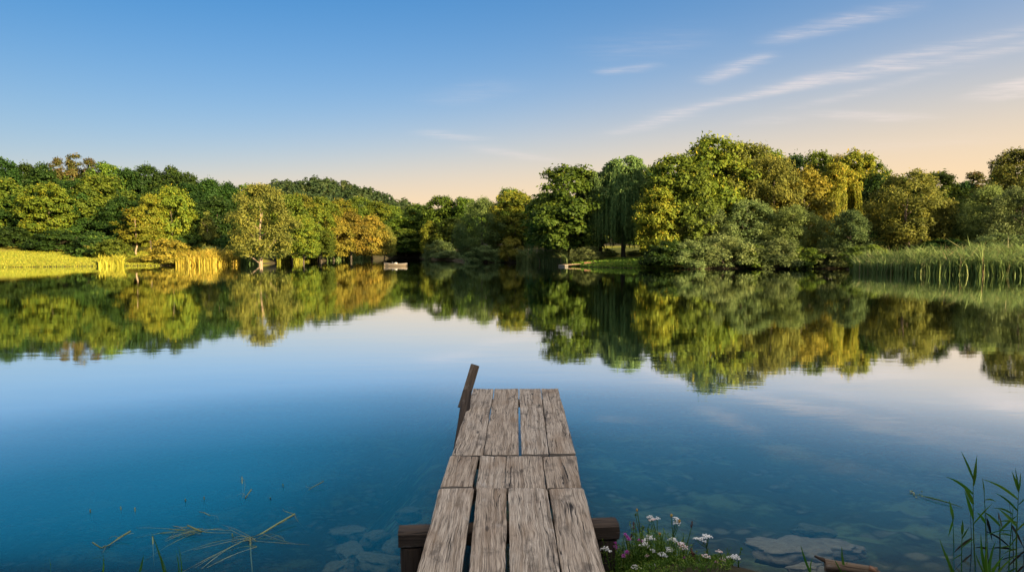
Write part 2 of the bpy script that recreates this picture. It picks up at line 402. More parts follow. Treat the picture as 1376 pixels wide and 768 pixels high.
# ------------------------------------------------------------------ foliage meshes
def unit(a): return a/np.maximum(np.linalg.norm(a, axis=-1, keepdims=True), 1e-9)
def leaves(P, N, L, asp, tint):
    """leaf-shaped quads at P facing N"""
    n = len(P)
    rt = unit(rng.normal(size=(n, 3))); t = unit(np.cross(N, rt)); b = np.cross(N, t)
    L = np.broadcast_to(L, (n,))[:, None]*rng.uniform(.5, 1.5, (n, 1)); W = L*asp
    V = np.stack([P+t*L-N*L*.25, P+b*W+N*L*.1, P-t*L-N*L*.25, P-b*W+N*L*.1], 1).reshape(-1, 3)
    Fq = np.arange(4*n).reshape(n, 4)
    return V, Fq, tint
def clump_crown(name, mat, hgt, wid, base, n_cl, per, leaf, cr, shape='round', seed=0, asp=.6, spread=.35, droop=0., gap=0.):
    """crown of many uneven leaf clumps between height base and hgt"""
    global rng
    rng = np.random.default_rng(seed)
    Vs, Ts = [], []
    cs = []
    tries = 0
    while len(cs) < n_cl and tries < 20000:
        tries += 1
        f = rng.uniform(0, 1)
        ang = rng.uniform(0, 2*math.pi)
        if shape == 'round': prof = math.sin(math.pi*min(1, .12+.88*f)**.8)**.6 if f < .98 else .15
        elif shape == 'cone': prof = (1-f)**.75*.95+.08
        elif shape == 'oval': prof = math.sqrt(max(.06, 1-((f-.4)/.61)**2))
        elif shape == 'shrub': prof = math.sqrt(max(.05, 1-(f*.97)**2))
        elif shape == 'pine': prof = (.35+.65*math.sin(math.pi*min(1, .25+f*.7)))*(.9 if rng.random() < .7 else .4)
        lump = 1+.24*math.sin(3*ang+seed)+.16*math.sin(5*f*3+2*ang+seed*2)
        rr = prof*wid*.5*lump*math.sqrt(rng.uniform(.25 if shape != 'pine' else 0, 1))
        c = np.array([rr*math.cos(ang), rr*math.sin(ang), base+f*(hgt-base)])
        r = cr*rng.uniform(.6, 1.3)*(1-.35*f)
        c[2] = min(c[2], hgt-r*.6); c[2] = max(c[2], base+r*.3)
        rr2 = math.hypot(c[0], c[1]); lim = max(.05, wid*.5*prof*1.12-r*.7)
        lim *= 1.28 if rng.random() < .16 else 1.0
        if rr2 > lim: c[:2] *= lim/rr2
        if any(np.linalg.norm((c-q)*[1, 1, 1.4]) < (r+r2)*.37 for q, r2 in cs): continue
        cs.append((c, r))
    for c, r in cs:
        k = int(per*1.45*(r/cr)**2)
        D = unit(rng.normal(size=(k, 3)))
        D[:, 2] = np.where(D[:, 2] < -.35, -D[:, 2], D[:, 2])
        axis_out = unit(np.array([[c[0], c[1], (c[2]-(base+hgt)*.45)*.6+.4]]))
        rad = r*(1-rng.uniform(0, 1, (k, 1))**2*.6)*(1+.28*np.sin(D[:, :1]*5+D[:, 1:2]*4+seed+c[2])+.18*np.sin(D[:, 2:]*7+D[:, :1]*6+c[0]*2))
        P = c+D*rad*np.array([1.08, 1.08, .86])
        P[:, 2] -= droop*rng.uniform(0, 1, k)*r*np.clip(np.hypot(D[:, 0], D[:, 1]), 0, 1)
        N = unit(D*.8+axis_out*.35+rng.normal(size=(k, 3))*spread+np.array([0, 0, .25]))
        v, _, _ = leaves(P, N, leaf*.86, asp, None)
        Vs.append(v); Ts.append(np.clip(rng.normal(.42+rng.normal(0, .13), .12, k), 0, 1))
    # loose twigs that break the outline
    k = int(n_cl*per*.12)
    idx = rng.integers(0, len(cs), k)
    C = np.array([cs[i][0] for i in idx]); Rr = np.array([cs[i][1] for i in idx])
    D = unit(rng.normal(size=(k, 3))+np.array([0, 0, .5])); D[:, 2] = np.abs(D[:, 2])*1.1
    P = C+D*(Rr*(1+.5*rng.uniform(0, 1, k)**2))[:, None]
    v, _, _ = leaves(P, unit(rng.normal(size=(k, 3))), leaf*.8, asp*.8, None)
    Vs.append(v); Ts.append(np.clip(rng.normal(.6, .2, k), 0, 1))
    V = np.concatenate(Vs); T = np.concatenate(Ts)
    return mesh_np(name, V, np.arange(len(V)).reshape(-1, 4), mat, False, {'tint': T})
def weeping_crown(name, mat, hgt, wid, base, n_str, leaf, seed=0, asp=.28, topclumps=50):
    """curtains of hanging twigs under an arched top"""
    global rng
    rng = np.random.default_rng(seed)
    Ps, Ns, Ts = [], [], []
    arms = [(rng.uniform(0, 2*math.pi), rng.uniform(.15, 1)**.7, rng.uniform(.72, 1.0)) for _ in range(46)]
    for i in range(n_str):
        an, rf, hf = arms[rng.integers(0, len(arms))]
        an += rng.normal(0, .16); rf = min(1.05, max(.04, rf+rng.normal(0, .07)))
        r0 = wid*.5*rf
        top = base+(hgt-base)*(hf*math.sqrt(max(.08, 1-(rf*.86)**2)))+rng.normal(0, .25)
        ln = (top-base)*min(1.0, rng.uniform(.35, 1.05)*(.55+.5*rf)); k = int(ln/leaf*1.5)+3
        s = np.linspace(0, 1, k)
        x = (r0+.45*np.sqrt(s))*math.cos(an)+rng.normal(0, .05, k); y = (r0+.45*np.sqrt(s))*math.sin(an)+rng.normal(0, .05, k)
        Ps.append(np.stack([x, y, top-ln*s**1.15], 1))
        out = np.array([math.cos(an), math.sin(an), .25])
        Ns.append(unit(out+rng.normal(size=(k, 3))*.45)); Ts.append(np.clip(rng.normal(.5, .2, k)+(.1-.2*s)*0, 0, 1))
    Vc, Tc = [], []
    for an, rf, hf in arms*2:
        an += rng.normal(0, .3); rf = max(.02, rf*rng.uniform(.5, 1.0)); r0 = wid*.5*rf
        tz = base+(hgt-base)*(hf*math.sqrt(max(.1, 1-(rf*.86)**2)))
        k = 110; D = unit(rng.normal(size=(k, 3))); D[:, 2] = np.where(D[:, 2] < -.3, -D[:, 2], D[:, 2])
        Pc = np.array([r0*math.cos(an), r0*math.sin(an), tz-.15])+D*np.array([.85, .85, .6])*rng.uniform(.6, 1.15, (k, 1))
        vv, _, _ = leaves(Pc, unit(D+rng.normal(size=(k, 3))*.45), leaf*.85, .5, None)
        Vc.append(vv); Tc.append(np.clip(rng.normal(.6, .2, k), 0, 1))
    P = np.concatenate(Ps); N = np.concatenate(Ns); T = np.concatenate(Ts); n = len(P)
    down = np.tile(np.array([[0, 0, -1.]]), (n, 1))+rng.normal(size=(n, 3))*.22
    t = unit(down-N*np.sum(down*N, 1, keepdims=True)); b = np.cross(N, t)
    L = leaf*rng.uniform(.7, 1.35, (n, 1)); W = L*asp
    V = np.concatenate([np.stack([P+t*L, P+b*W, P-t*L, P-b*W], 1).reshape(-1, 3)]+Vc); T = np.concatenate([T]+Tc)
    return mesh_np(name, V, np.arange(len(V)).reshape(-1, 4), mat, False, {'tint': T})
def trunk_mesh(name, hgt, r, mat, seed, fork=.3, limbs=6, spread=2.2, lean=.3):
    rd = random.Random(seed); g = Geo()
    def wig(a, b, n, w):
        return [Vector(a).lerp(Vector(b), i/n)+Vector((rd.uniform(-w, w), rd.uniform(-w, w), 0))*(1 if 0 < i < n else 0) for i in range(n+1)]
    tip = (rd.uniform(-lean, lean), rd.uniform(-lean, lean), hgt*.86)
    p = wig((0, 0, -.5), tip, 7, .12)
    g.tube(p, [r*1.35]+[r*(1-.85*i/7) for i in range(1, 8)], 8, wob=.2)
    for k in range(limbs):
        f = fork+(.9-fork)*k/max(1, limbs); i0 = f*7; i = int(i0); a = p[i].lerp(p[min(7, i+1)], i0-i)
        an = k*2.4+rd.uniform(-.4, .4); l = spread*(1-.5*f)*rd.uniform(.8, 1.25)
        b = a+Vector((math.cos(an)*l, math.sin(an)*l, l*rd.uniform(.5, .95)))
        g.tube(wig(a, b, 4, .07), [r*.5*(1-f*.6), r*.4*(1-f*.6), r*.28*(1-f*.6), r*.17*(1-f*.6), r*.06], 6)
    return g.mesh(name, mat, True)
# kind: crown meshes, trunk mesh, natural height, natural width
K = {}
def kind(key, crowns, trunk, h, w, trunkname='trunk', crownname='crown'): K[key] = (crowns, trunk, h, w, trunkname, crownname)
tr_a = trunk_mesh('trunk', 10, .26, M['bark'], 1, .3, 7, 2.8)
tr_b = trunk_mesh('trunk', 10, .22, M['bark'], 2, .2, 8, 2.6)
tr_p = trunk_mesh('trunk', 9, .13, M['barkpale'], 3, .4, 5, 1.4, .2)
tr_f = trunk_mesh('trunk', 9, .24, M['barkpale'], 4, .08, 8, 2.4)
tr_s = trunk_mesh('stem', 2.4, .06, M['bark'], 5, .1, 6, 1.1)
tr_w = trunk_mesh('trunk', 10, .34, M['bark'], 6, .42, 7, 2.6, .5)
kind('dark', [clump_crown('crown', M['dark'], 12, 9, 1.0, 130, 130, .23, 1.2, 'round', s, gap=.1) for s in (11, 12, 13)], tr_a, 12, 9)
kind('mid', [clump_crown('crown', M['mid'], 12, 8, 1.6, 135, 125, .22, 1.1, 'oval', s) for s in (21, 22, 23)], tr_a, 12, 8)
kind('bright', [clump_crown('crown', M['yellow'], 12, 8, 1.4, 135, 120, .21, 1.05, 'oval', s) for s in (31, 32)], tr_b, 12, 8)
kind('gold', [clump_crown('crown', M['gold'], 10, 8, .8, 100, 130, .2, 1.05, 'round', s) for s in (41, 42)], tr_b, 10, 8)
kind('olive', [clump_crown('crown', M['olive'], 10, 7.5, 1.2, 150, 130, .15, .8, 'oval', s, .45, .6, .6) for s in (51, 52)], tr_f, 10, 7.5)
kind('sage', [clump_crown('crown', M['sage'], 9, 8, .3, 140, 140, .16, .85, 'shrub', s, .4, .6, .7) for s in (61, 62)], tr_b, 9, 8)
kind('willowround', [clump_crown('crown', M['willow'], 10, 9, .3, 150, 150, .17, .9, 'round', s, .35, .6, 1.0) for s in (71, 72)], tr_b, 10, 9)
kind('weep', [weeping_crown('crown', M['weepleaf'], 12, 10, 1.4, 900, .17, s) for s in (81, 82)], tr_w, 12, 10)
kind('weepgold', [weeping_crown('crown', M['yellow'], 12, 7, 1.8, 520, .16, s) for s in (85,)], tr_w, 12, 7)
kind('pine', [clump_crown('crown', M['russet'], 13, 5, 6.0, 34, 110, .2, .8, 'pine', s, .5) for s in (91, 92)], trunk_mesh('trunk', 13, .2, M['barkpale'], 9, .5, 8, 1.8), 13, 5)
kind('slim', [clump_crown('crown', M['yellow'], 9, 4.6, 2.4, 46, 110, .18, .75, 'oval', s) for s in (95,)], tr_p, 9, 4.6)
kind('cone', [clump_crown('crown', M['olive'], 8, 4.4, .8, 60, 110, .14, .65, 'cone', s) for s in (97,)], tr_p, 8, 4.4)
kind('shrub', [clump_crown('foliage', M['sage'], 3, 4.2, 0, 70, 120, .11, .5, 'shrub', s, .4, .6, .6) for s in (101, 102)], tr_s, 3, 4.2, 'stem', 'foliage')
kind('shrubdark', [clump_crown('foliage', M['dark'], 3, 4.2, 0, 60, 120, .13, .55, 'shrub', s) for s in (105, 106)], tr_s, 3, 4.2, 'stem', 'foliage')
kind('shrubgreen', [clump_crown('foliage', M['mid'], 3, 4.2, 0, 60, 120, .12, .5, 'shrub', s) for s in (108,)], tr_s, 3, 4.2, 'stem', 'foliage')
kind('shrubgold', [clump_crown('foliage', M['gold'], 3, 4.2, 0, 70, 120, .11, .5, 'shrub', s) for s in (111,)], tr_s, 3, 4.2, 'stem', 'foliage')
NM = {'dark': 'broadleaf_tree', 'mid': 'broadleaf_tree', 'bright': 'broadleaf_tree', 'gold': 'broadleaf_tree', 'olive': 'willow_tree', 'sage': 'willow_tree',
      'willowround': 'willow_tree', 'weep': 'weeping_willow', 'weepgold': 'weeping_willow', 'pine': 'pine_tree', 'slim': 'young_tree', 'cone': 'young_tree',
      'shrub': 'shrub', 'shrubdark': 'shrub', 'shrubgreen': 'shrub', 'shrubgold': 'shrub'}
count = {}
def plant(key, u, vtop, wpx, Y, label, group=None, X=None, ht=None, wd=None):
    crowns, trunk, h, w, tn, cn = K[key]
    i = count.get(key, 0); count[key] = i+1
    x = (u-688)/F*Y if X is None else X
    g = hz(x, Y)
    if g < .05: g = .05
    top = at(u, vtop, Y).z if ht is None else g+ht
    ww = wpx/F*Y if wd is None else wd
    o = empty(NM[key], (x, Y, g-.05), (i*2.399+u*.37) % 6.283)
    link(cn, crowns[i % len(crowns)], o); link(tn, trunk, o)
    sz = max(.15, (top-g))/h; sx = ww/w
    o.scale = (sx, sx, sz)
    tag(o, label, 'shrub' if 'shrub' in key else 'tree', group)
    return o
exec_list = []
GL, GR, GC = 'trees of the left forest', 'trees on the right shore', 'trees at the far end of the lake'
T = [
 # --- left forest, skyline row
 ('dark', 8, 214, 66, 112, 'dark green tree at the far left end of the skyline, touching the photo edge', GL),
 ('dark', 40, 221, 52, 114, 'green tree on the left skyline between the edge tree and the russet pines', GL),
 ('dark', 62, 222, 50, 112, 'dark rounded tree just left of the russet pine group on the skyline', GL),
 ('pine', 81, 213, 30, 118, 'russet topped pine, leftmost of the three on the left skyline', GL),
 ('pine', 102, 208, 36, 120, 'tallest russet topped pine, in the middle of the three on the skyline', GL),
 ('pine', 126, 214, 32, 118, 'russet topped pine, rightmost of the three on the left skyline', GL),
 ('mid', 146, 221, 56, 114, 'broad green tree on the skyline immediately right of the russet pines', GL),
 ('dark', 176, 228, 52, 114, 'dark tree in the slight skyline dip right of the broad green tree', GL),
 ('dark', 200, 223, 54, 116, 'flat topped green tree high on the skyline above the slim pale trunked tree', GL),
 ('dark', 232, 226, 52, 116, 'dark green crown on the skyline above the tiered yellow green tree', GL),
 ('dark', 256, 234, 50, 114, 'green tree where the left skyline starts to slope down', GL),
 ('dark', 283, 241, 50, 114, 'dark tree partway down the sloping left skyline', GL),
 ('dark', 309, 247, 46, 116, 'low dark tree ending the left skyline beside the big olive willow', GL),
 ('mid', 330, 250, 44, 118, 'green treetop peeping out behind the big olive willow', GL),
 # --- left forest, middle and front
 ('mid', 2, 240, 66, 100, 'half cut tree at the left photo edge standing above the grass bank', GL),
 ('bright', 66, 247, 62, 97, 'large sunlit yellow green tree above the left grass bank', GL),
 ('dark', 34, 262, 60, 100, 'deep shaded tree between the edge tree and the large sunlit one', GL),
 ('dark', 104, 243, 74, 103, 'large dark tree directly right of the sunlit yellow green one', GL),
 ('mid', 140, 236, 66, 105, 'tall green tree with tiered branches in the middle of the left forest', GL),
 ('dark', 166, 266, 58, 100, 'dark shaded tree behind the slim pale trunked tree', GL),
 ('dark', 212, 256, 58, 104, 'dark tree rising behind the two bright young trees', GL),
 ('dark', 252, 247, 60, 103, 'broad mid green tree right of the tiered yellow green tree', GL),
 ('dark', 292, 266, 62, 100, 'very dark tree mass left of the big olive willow', GL),
 ('dark', 322, 280, 46, 100, 'dark tree tucked behind the left side of the big olive willow', GL),
 ('slim', 184, 281, 44, 91, 'slim golden tree with a bare pale trunk near the left bank', GL),
 ('bright', 204, 262, 40, 93, 'bright young tree close behind the slim golden one', GL),
 ('bright', 234, 251, 46, 95, 'tall tiered yellow green tree above the golden shrub', GL),
 ('cone', 280, 284, 30, 92, 'small grey green conical tree left of the big olive willow', GL),
 ('olive', 350, 249, 76, 84, 'big olive gold willow standing alone at the left shoreline', GL),
 ('shrubdark', 18, 306, 62, 93, 'dark bushy undergrowth at the left photo edge behind the grass', GL),
 ('shrubdark', 76, 310, 62, 92, 'dark bush under the large sunlit yellow green tree', GL),
 ('shrubdark', 128, 312, 60, 88, 'dark bush in the middle of the forest edge behind the bank', GL),
 ('shrubgreen', 152, 322, 44, 85, 'green bush at the foot of the forest left of the slim golden tree', GL),
 ('shrubdark', 262, 316, 60, 92, 'dark bush between the golden shrub and the grey conical tree', GL),
 ('shrubdark', 312, 316, 56, 92, 'dark bush left of the trunk of the big olive willow', GL),
 ('shrubgold', 228, 322, 56, 82.5, 'round golden shrub at the left waterline beside the tall yellow reeds', GL),
 ('shrubgold', 186, 346, 34, 82.3, 'low golden shrub at the waterline left of the round golden one', GL),
 ('shrub', 284, 331, 40, 86, 'low grey green shrub behind the golden reeds', GL),
 # --- centre left
 ('mid', 392, 264, 56, 98, 'fresh green tree directly right of the big olive willow', GC),
 ('bright', 408, 291, 40, 93, 'yellow green tree at the water right of the fresh green tree', GC),
 ('bright', 428, 276, 46, 106, 'yellow green tree behind the shoreline left of the gold trees', GC),
 ('mid', 432, 310, 38, 103, 'small rounded green tree at the water left of the gold trees', GC),
 ('gold', 449, 289, 46, 112, 'gold tree, left one of the three pale gold crowns', GC),
 ('gold', 472, 286, 48, 116, 'brightest gold tree, middle one of the three pale gold crowns', GC),
 ('gold', 500, 290, 46, 120, 'gold tree, right one of the three pale gold crowns', GC),
 ('olive', 517, 303, 28, 124, 'small brownish olive tree just right of the gold crowns', GC),
 ('mid', 375, 262, 50, 125, 'green treetop above and behind the big olive willow', GC),
 ('bright', 404, 262, 42, 135, 'yellowish crown below the dark hill behind the fresh green tree', GC),
 ('mid', 434, 266, 42, 145, 'green crown at the foot of the hill above the left gold tree', GC),
 ('bright', 458, 268, 42, 150, 'light crown at the foot of the hill above the middle gold tree', GC),
 ('mid', 484, 266, 40, 155, 'green crown at the foot of the hill above the right gold tree', GC),
 ('bright', 508, 272, 38, 155, 'yellow green crown under the right end of the hill', GC),
 ('mid', 528, 277, 36, 160, 'green crown just right of the hill on the low skyline', GC),
 ('gold', 553, 283, 26, 150, 'small orange topped tree in the low middle of the skyline', GC),
 ('mid', 541, 290, 50, 146, 'green tree right above the rowboat', GC),
 ('mid', 570, 283, 52, 150, 'green tree right of the orange topped one', GC),
 ('mid', 546, 308, 44, 141, 'rounded green tree at the water behind the rowboat', GC),
 ('mid', 516, 308, 44, 143, 'green tree at the water in the far corner left of the rowboat', GC),
 ('shrubgreen', 480, 325, 50, 131, 'green bush under the gold trees at the far water edge', GC),
 ('shrubgreen', 452, 326, 40, 120, 'green bush under the left gold tree at the water edge', GC),
 ('mid', 594, 265, 50, 140, 'knobbly green tree on the skyline right of the low gap', GC),
 ('mid', 624, 267, 52, 138, 'green tree on the skyline left of the grey green willow', GC),
 ('bright', 579, 298, 26, 132, 'narrow light green tree standing before the dark skyline trees', GC),
 ('mid', 608, 294, 44, 130, 'light green spreading tree behind the low willow bushes', GC),
 ('shrub', 590, 323, 40, 122, 'rounded grey willow bush at the far right end of the inlet', GC),
 ('shrub', 604, 337, 56, 117, 'low mounded grey green bush at the water right of the rowboat', GC),
 ('shrubgreen', 560, 334, 44, 143, 'low bright bush on the far bank right behind the rowboat', GC),
 ('willowround', 648, 266, 68, 104, 'soft grey green willow left of the yellow crowned tree at centre right', GC),
 ('bright', 692, 259, 66, 104, 'yellow crowned tree between the grey green willow and the dark round tree', GC),
 ('mid', 684, 255, 44, 120, 'treetop spike rising just behind the yellow crowned tree', GC),
 ('shrubgold', 686, 320, 34, 98, 'light yellow green bush below the yellow crowned tree', GC),
 ('shrub', 652, 330, 50, 99, 'grey green bush at the waterline below the soft willow', GC),
 # --- right shore
 ('mid', 762, 226, 92, 86.5, 'large dark round tree left of the weeping willow', GR),
 ('weep', 734, 262, 44, 90.5, 'small weeping willow hanging over the left side of the dark round tree', GR),
 ('weep', 806, 222, 70, 87, 'weeping willow between the dark round tree and the tallest willow curtain', GR),
 ('weep', 838, 212, 82, 86, 'tall weeping willow with dark trunks above the mown bank', GR),
 ('mid', 862, 232, 74, 100, 'thin green tree glimpsed behind the right side of the weeping willow', GR),
 ('shrub', 790, 331, 38, 82, 'pale feathery bush beside the landing stage', GR),
 ('shrubgreen', 862, 336, 40, 90, 'bright low bush behind the mown bank', GR),
 ('shrubgreen', 812, 334, 34, 92, 'small green bush at the foot of the weeping willow trunks', GR),
 ('bright', 886, 252, 50, 77, 'yellow leaved tree at the right end of the mown bank', GR),
 ('mid', 908, 211, 76, 80, 'tall green tree left of the tallest crown on the right shore', GR),
 ('bright', 958, 186, 84, 82, 'tallest tree on the right shore with yellow green crown', GR),
 ('mid', 930, 226, 66, 78, 'rounded green tree below and left of the tallest crown', GR),
 ('olive', 1003, 195, 82, 82.5, 'olive brown tree just right of the tallest crown', GR),
 ('olive', 1036, 212, 70, 80, 'broad olive tree between the tallest group and the golden tree', GR),
 ('gold', 1081, 227, 70, 80, 'golden lit tree in the middle of the right shore', GR),
 ('dark', 1066, 210, 56, 96, 'dark green treetop behind the golden lit tree', GR),
 ('mid', 1096, 207, 50, 92, 'green treetop behind the golden weeping willow', GR),
 ('weepgold', 1122, 217, 52, 82, 'golden weeping willow right of the golden lit tree', GR),
 ('bright', 1146, 204, 62, 88, 'tall ragged yellow green tree right of the golden weeping willow', GR),
 ('dark', 1177, 236, 54, 84, 'dark tree left of the round grey green willow', GR),
 ('mid', 1166, 219, 46, 93, 'green treetop filling the step down right of the ragged yellow green tree', GR),
 ('olive', 1120, 211, 50, 96, 'olive treetop between the green treetop and the ragged yellow green tree', GR),
 ('bright', 984, 198, 56, 96, 'yellow green treetop in the notch between the tallest crown and the olive brown tree', GR),
 ('mid', 1030, 205, 56, 99, 'green treetop behind the broad olive tree', GR),
 ('mid', 878, 228, 54, 101, 'green treetop behind the yellow leaved tree', GR),
 ('mid', 1206, 240, 44, 90, 'green treetop glimpsed behind the left side of the round olive grey willow', GR),
 ('sage', 946, 274, 66, 77, 'grey green willow leaning out in front of the tallest crown', GR),
 ('sage', 1004, 270, 76, 77, 'broad grey green willow below the olive brown tree', GR),
 ('willowround', 1064, 276, 80, 75, 'dull green willow below the golden lit tree', GR),
 ('sage', 1140, 284, 56, 70, 'small grey willow left of the green reed bed', GR),
 ('olive', 1219, 231, 84, 70, 'round olive grey willow behind the green reed bed', GR),
 ('mid', 1252, 234, 76, 78, 'green tree right behind the round olive grey willow', GR),
 ('dark', 1292, 246, 60, 80, 'dark tree in the skyline dip near the right edge', GR),
 ('russetr', 1308, 232, 44, 86, 'small russet topped tree on the right skyline', GR),
 ('willowround', 1326, 250, 66, 68, 'grey green willow behind the right end of the reed bed', GR),
 ('olive', 1366, 202, 84, 72, 'tall olive tree cut by the right photo edge', GR),
 ('mid', 1346, 224, 50, 79, 'green treetop left of the tall olive tree at the right edge', GR),
 ('olive', 1392, 206, 60, 77, 'second olive tree mostly outside the right photo edge', GR),
 ('sage', 1368, 252, 70, 64, 'grey green willow at the right photo edge under the tall olive tree', GR),
 ('dark', 1276, 280, 60, 72, 'dark shaded tree between the round willow and the right end willows', GR),
 ('shrubdark', 898, 324, 60, 71.2, 'dark bush overhanging the water at the end of the mown bank', GR),
 ('shrub', 930, 324, 60, 70.6, 'grey green bush overhanging the water below the leaning willow', GR),
 ('shrub', 972, 318, 70, 70.9, 'largest pale bush hanging over the dark waterline of the right shore', GR),
 ('shrubgreen', 1010, 330, 50, 71.4, 'green bush behind the dark gap at the right waterline', GR),
 ('shrub', 1044, 322, 66, 70.9, 'grey bush over the waterline below the dull green willow', GR),
 ('shrubgreen', 1078, 332, 50, 70.7, 'low green bush left of the last waterline bush', GR),
 ('shrub', 1110, 334, 60, 70.4, 'low grey bush at the water just left of the reed bed', GR),
 ('shrubgreen', 1165, 330, 60, 64, 'flat topped green bush behind the left end of the reed bed', GR),
 ('shrubdark', 1185, 310, 60, 72, 'dark bush behind the reed bed left of the round willow', GR),
 ('shrubdark', 1270, 322, 70, 66, 'dark bush above the middle of the reed bed', GR),
 ('shrub', 1345, 314, 80, 62, 'grey green bush above the right end of the reed bed', GR),
]
K['russetr'] = (K['pine'][0], tr_a, 13, 5, 'trunk', 'crown'); NM['russetr'] = 'broadleaf_tree'
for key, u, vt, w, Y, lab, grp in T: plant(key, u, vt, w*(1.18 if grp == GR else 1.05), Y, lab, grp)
# trees that only fill the depth of the wood behind the front rows
for i in range(26):
    u = -60+i*15; Yb = 128+(i*37 % 17)
    plant('dark' if i % 3 else 'mid', u, 232+max(0, (u-150))*.12+(i*13 % 9), 56, Yb, 'green tree deep in the left forest behind the front rows', 'trees deep in the left forest')
for i in range(14):
    u = 560+i*22
    plant('dark' if i % 2 else 'mid', u, 276-(i > 7)*18+(i*7 % 9), 46, 150+(i*11 % 13), 'dark tree deep in the wood behind the far shore', 'trees deep in the far wood')
for i in range(18):
    u = 880+i*32
    plant('dark', u, (226 if u < 1180 else 246)+(i*17 % 13), 70, 100+(i*7 % 9), 'dark tree deep in the wood behind the right shore', 'trees deep in the right wood')

# unseen trees added behind the camera shade the dock, right bank trees the shore
for i, (x, y, h_, w_, kd) in enumerate([(17, -6.5, 12, 11, 'dark'), (22, -4.5, 13, 11, 'mid'), (25, -12, 13, 12, 'mid'), (31, -14, 14, 13, 'dark'), (14, -1.5, 10, 9, 'dark'), (11, -7, 11, 9, 'mid'), (19, -15, 13, 11, 'dark')]):
    plant(kd, 0, 0, 0, y, 'unseen leafy tree added on the near shore to shade the dock', 'added shade trees on the near shore', X=x, ht=h_, wd=w_)
for i, (x, y, h_, w_, kd) in enumerate([(74, 41, 11, 10, 'mid'), (92, 22, 13, 12, 'dark'), (62, 58, 11, 10, 'dark')]):
    plant(kd, 0, 0, 0, y, 'leafy tree of the right bank beyond the reed bed', 'trees beyond the right reed bed', X=x, ht=h_, wd=w_)

# ------------------------------------------------------------------ far wooded hill: one mass
def hill_wood():
    r = np.random.default_rng(5); Vs, Ts = [], []
    pts = []
    for _ in range(1500):
        x = r.uniform(-230, 60); y = r.uniform(215, 420)
        pts.append((x, y))
    pts = np.array(pts); hh = height(pts[:, 0], pts[:, 1])
    for (x, y), h0 in zip(pts, hh):
        th = r.uniform(7, 12); w = r.uniform(2.2, 3.6); k = 90
        D = unit(r.normal(size=(k, 3))); D[:, 2] = np.abs(D[:, 2])*1.0-.15
        P = np.array([x, y, h0+th*.5])+D*np.array([w, w, th*.5])*r.uniform(.75, 1.05, (k, 1))
        N = unit(D+r.normal(size=(k, 3))*.35)
        global rng
        rng = r
        v, _, _ = leaves(P, N, .62, .7, None)
        Vs.append(v); Ts.append(np.clip(r.normal(.45+r.normal(0, .2), .15, k), 0, 1))
    V = np.concatenate(Vs)
    o = link('forest', mesh_np('forest', V, np.arange(len(V)).reshape(-1, 4), M['hill'], False, {'tint': np.concatenate(Ts)}))
    tag(o, 'dense dark wood covering the distant hill', 'forest', kind='stuff')
hill_wood()

# ------------------------------------------------------------------ reeds and grass
def blades_mass(name, pts, hmin, hmax, w, mat, label, cat, lean=.18, seed=3, bend=.3):
    r = np.random.default_rng(seed); n = len(pts)
    hh = (r.uniform(hmin, hmax, n)*(.84+.16*np.sin(pts[:, 0]*.9)*np.sin(pts[:, 0]*.37+pts[:, 1]*.6)+.1*r.normal(size=n)))[:, None]; an = r.uniform(0, 2*math.pi, n)
    side = np.stack([np.cos(an), np.sin(an), an*0], 1)
    dr = np.stack([r.normal(0, lean, n), r.normal(0, lean, n), np.ones(n)], 1)
    b = pts; m1 = b+dr*hh*.55; tip = b+dr*hh+np.stack([r.normal(0, bend, n), r.normal(0, bend, n), -np.abs(r.normal(0, .15, n))], 1)*hh
    ww = w*r.uniform(.6, 1.3, n)[:, None]
    V = np.stack([b-side*ww*.4, b+side*ww*.4, m1+side*ww*.5, m1-side*ww*.5, tip], 1).reshape(-1, 3)
    i = np.arange(n)*5
    q = np.stack([i, i+1, i+2, i+3], 1); q2 = np.stack([i+3, i+2, i+4, i+4], 1)
    me = bpy.data.meshes.new(name)
    fs = [list(map(int, a)) for a in q]+[list(map(int, a[:3])) for a in q2]
    t0 = np.clip(r.normal(.5, .25, n), 0, 1)
    me = mesh_np(name, V, fs, mat, False, {'tint': np.concatenate([t0, t0])})
    return tag(link(name, me), label, cat, kind='stuff')
def scatter(us, n, doff, depth, seed, z=True, clump=None):
    """points on or just behind the shoreline between photo columns us"""
    r = np.random.default_rng(seed); out = []
    pu = np.array([p[0] for p in shore_px]); px_ = LP[:len(shore_px)]
    while len(out) < n:
        u = r.uniform(*us)
        if clump and math.sin(u*clump)+.6*math.sin(u*clump*2.7+1) < r.uniform(-2.2, .8): continue
        x = np.interp(u, pu, px_[:, 0]); y = np.interp(u, pu, px_[:, 1])
        d = r.uniform(doff, doff+depth); s = 1+d/math.hypot(x, y)
        out.append((x*s, y*s))
    P = np.array(out); hh = np.maximum(height(P[:, 0], P[:, 1]), -.05)
    return np.column_stack([P, hh])
blades_mass('reeds', scatter((236, 322), 2600, -.8, 2.2, 1, clump=.9), 1.0, 2.3, .085, M['reedgold'], 'tall golden reeds at the left waterline between the golden shrub and the green reeds', 'reeds', .09, 4)
blades_mass('reeds', scatter((132, 166), 800, -.5, 1.2, 2, clump=.8), .8, 1.8, .08, M['reedgold'], 'short separate patch of golden reeds at the end of the grass bank', 'reeds', .08, 5)
blades_mass('reeds', scatter((318, 346), 900, -.6, 2.0, 3), 1.0, 2.0, .08, M['reed'], 'green reeds just left of the lone olive willow trunk', 'reeds', .09, 6)
blades_mass('reeds', scatter((372, 424), 1500, -.8, 2.2, 4), .8, 1.9, .09, M['grass'], 'yellow green reeds right of the lone olive willow', 'reeds', .1, 7)
blades_mass('reeds', scatter((440, 500), 900, -.6, 2.0, 14), .6, 1.5, .09, M['reed'], 'thin strip of reeds on the far shore under the gold trees', 'reeds', .1, 17)
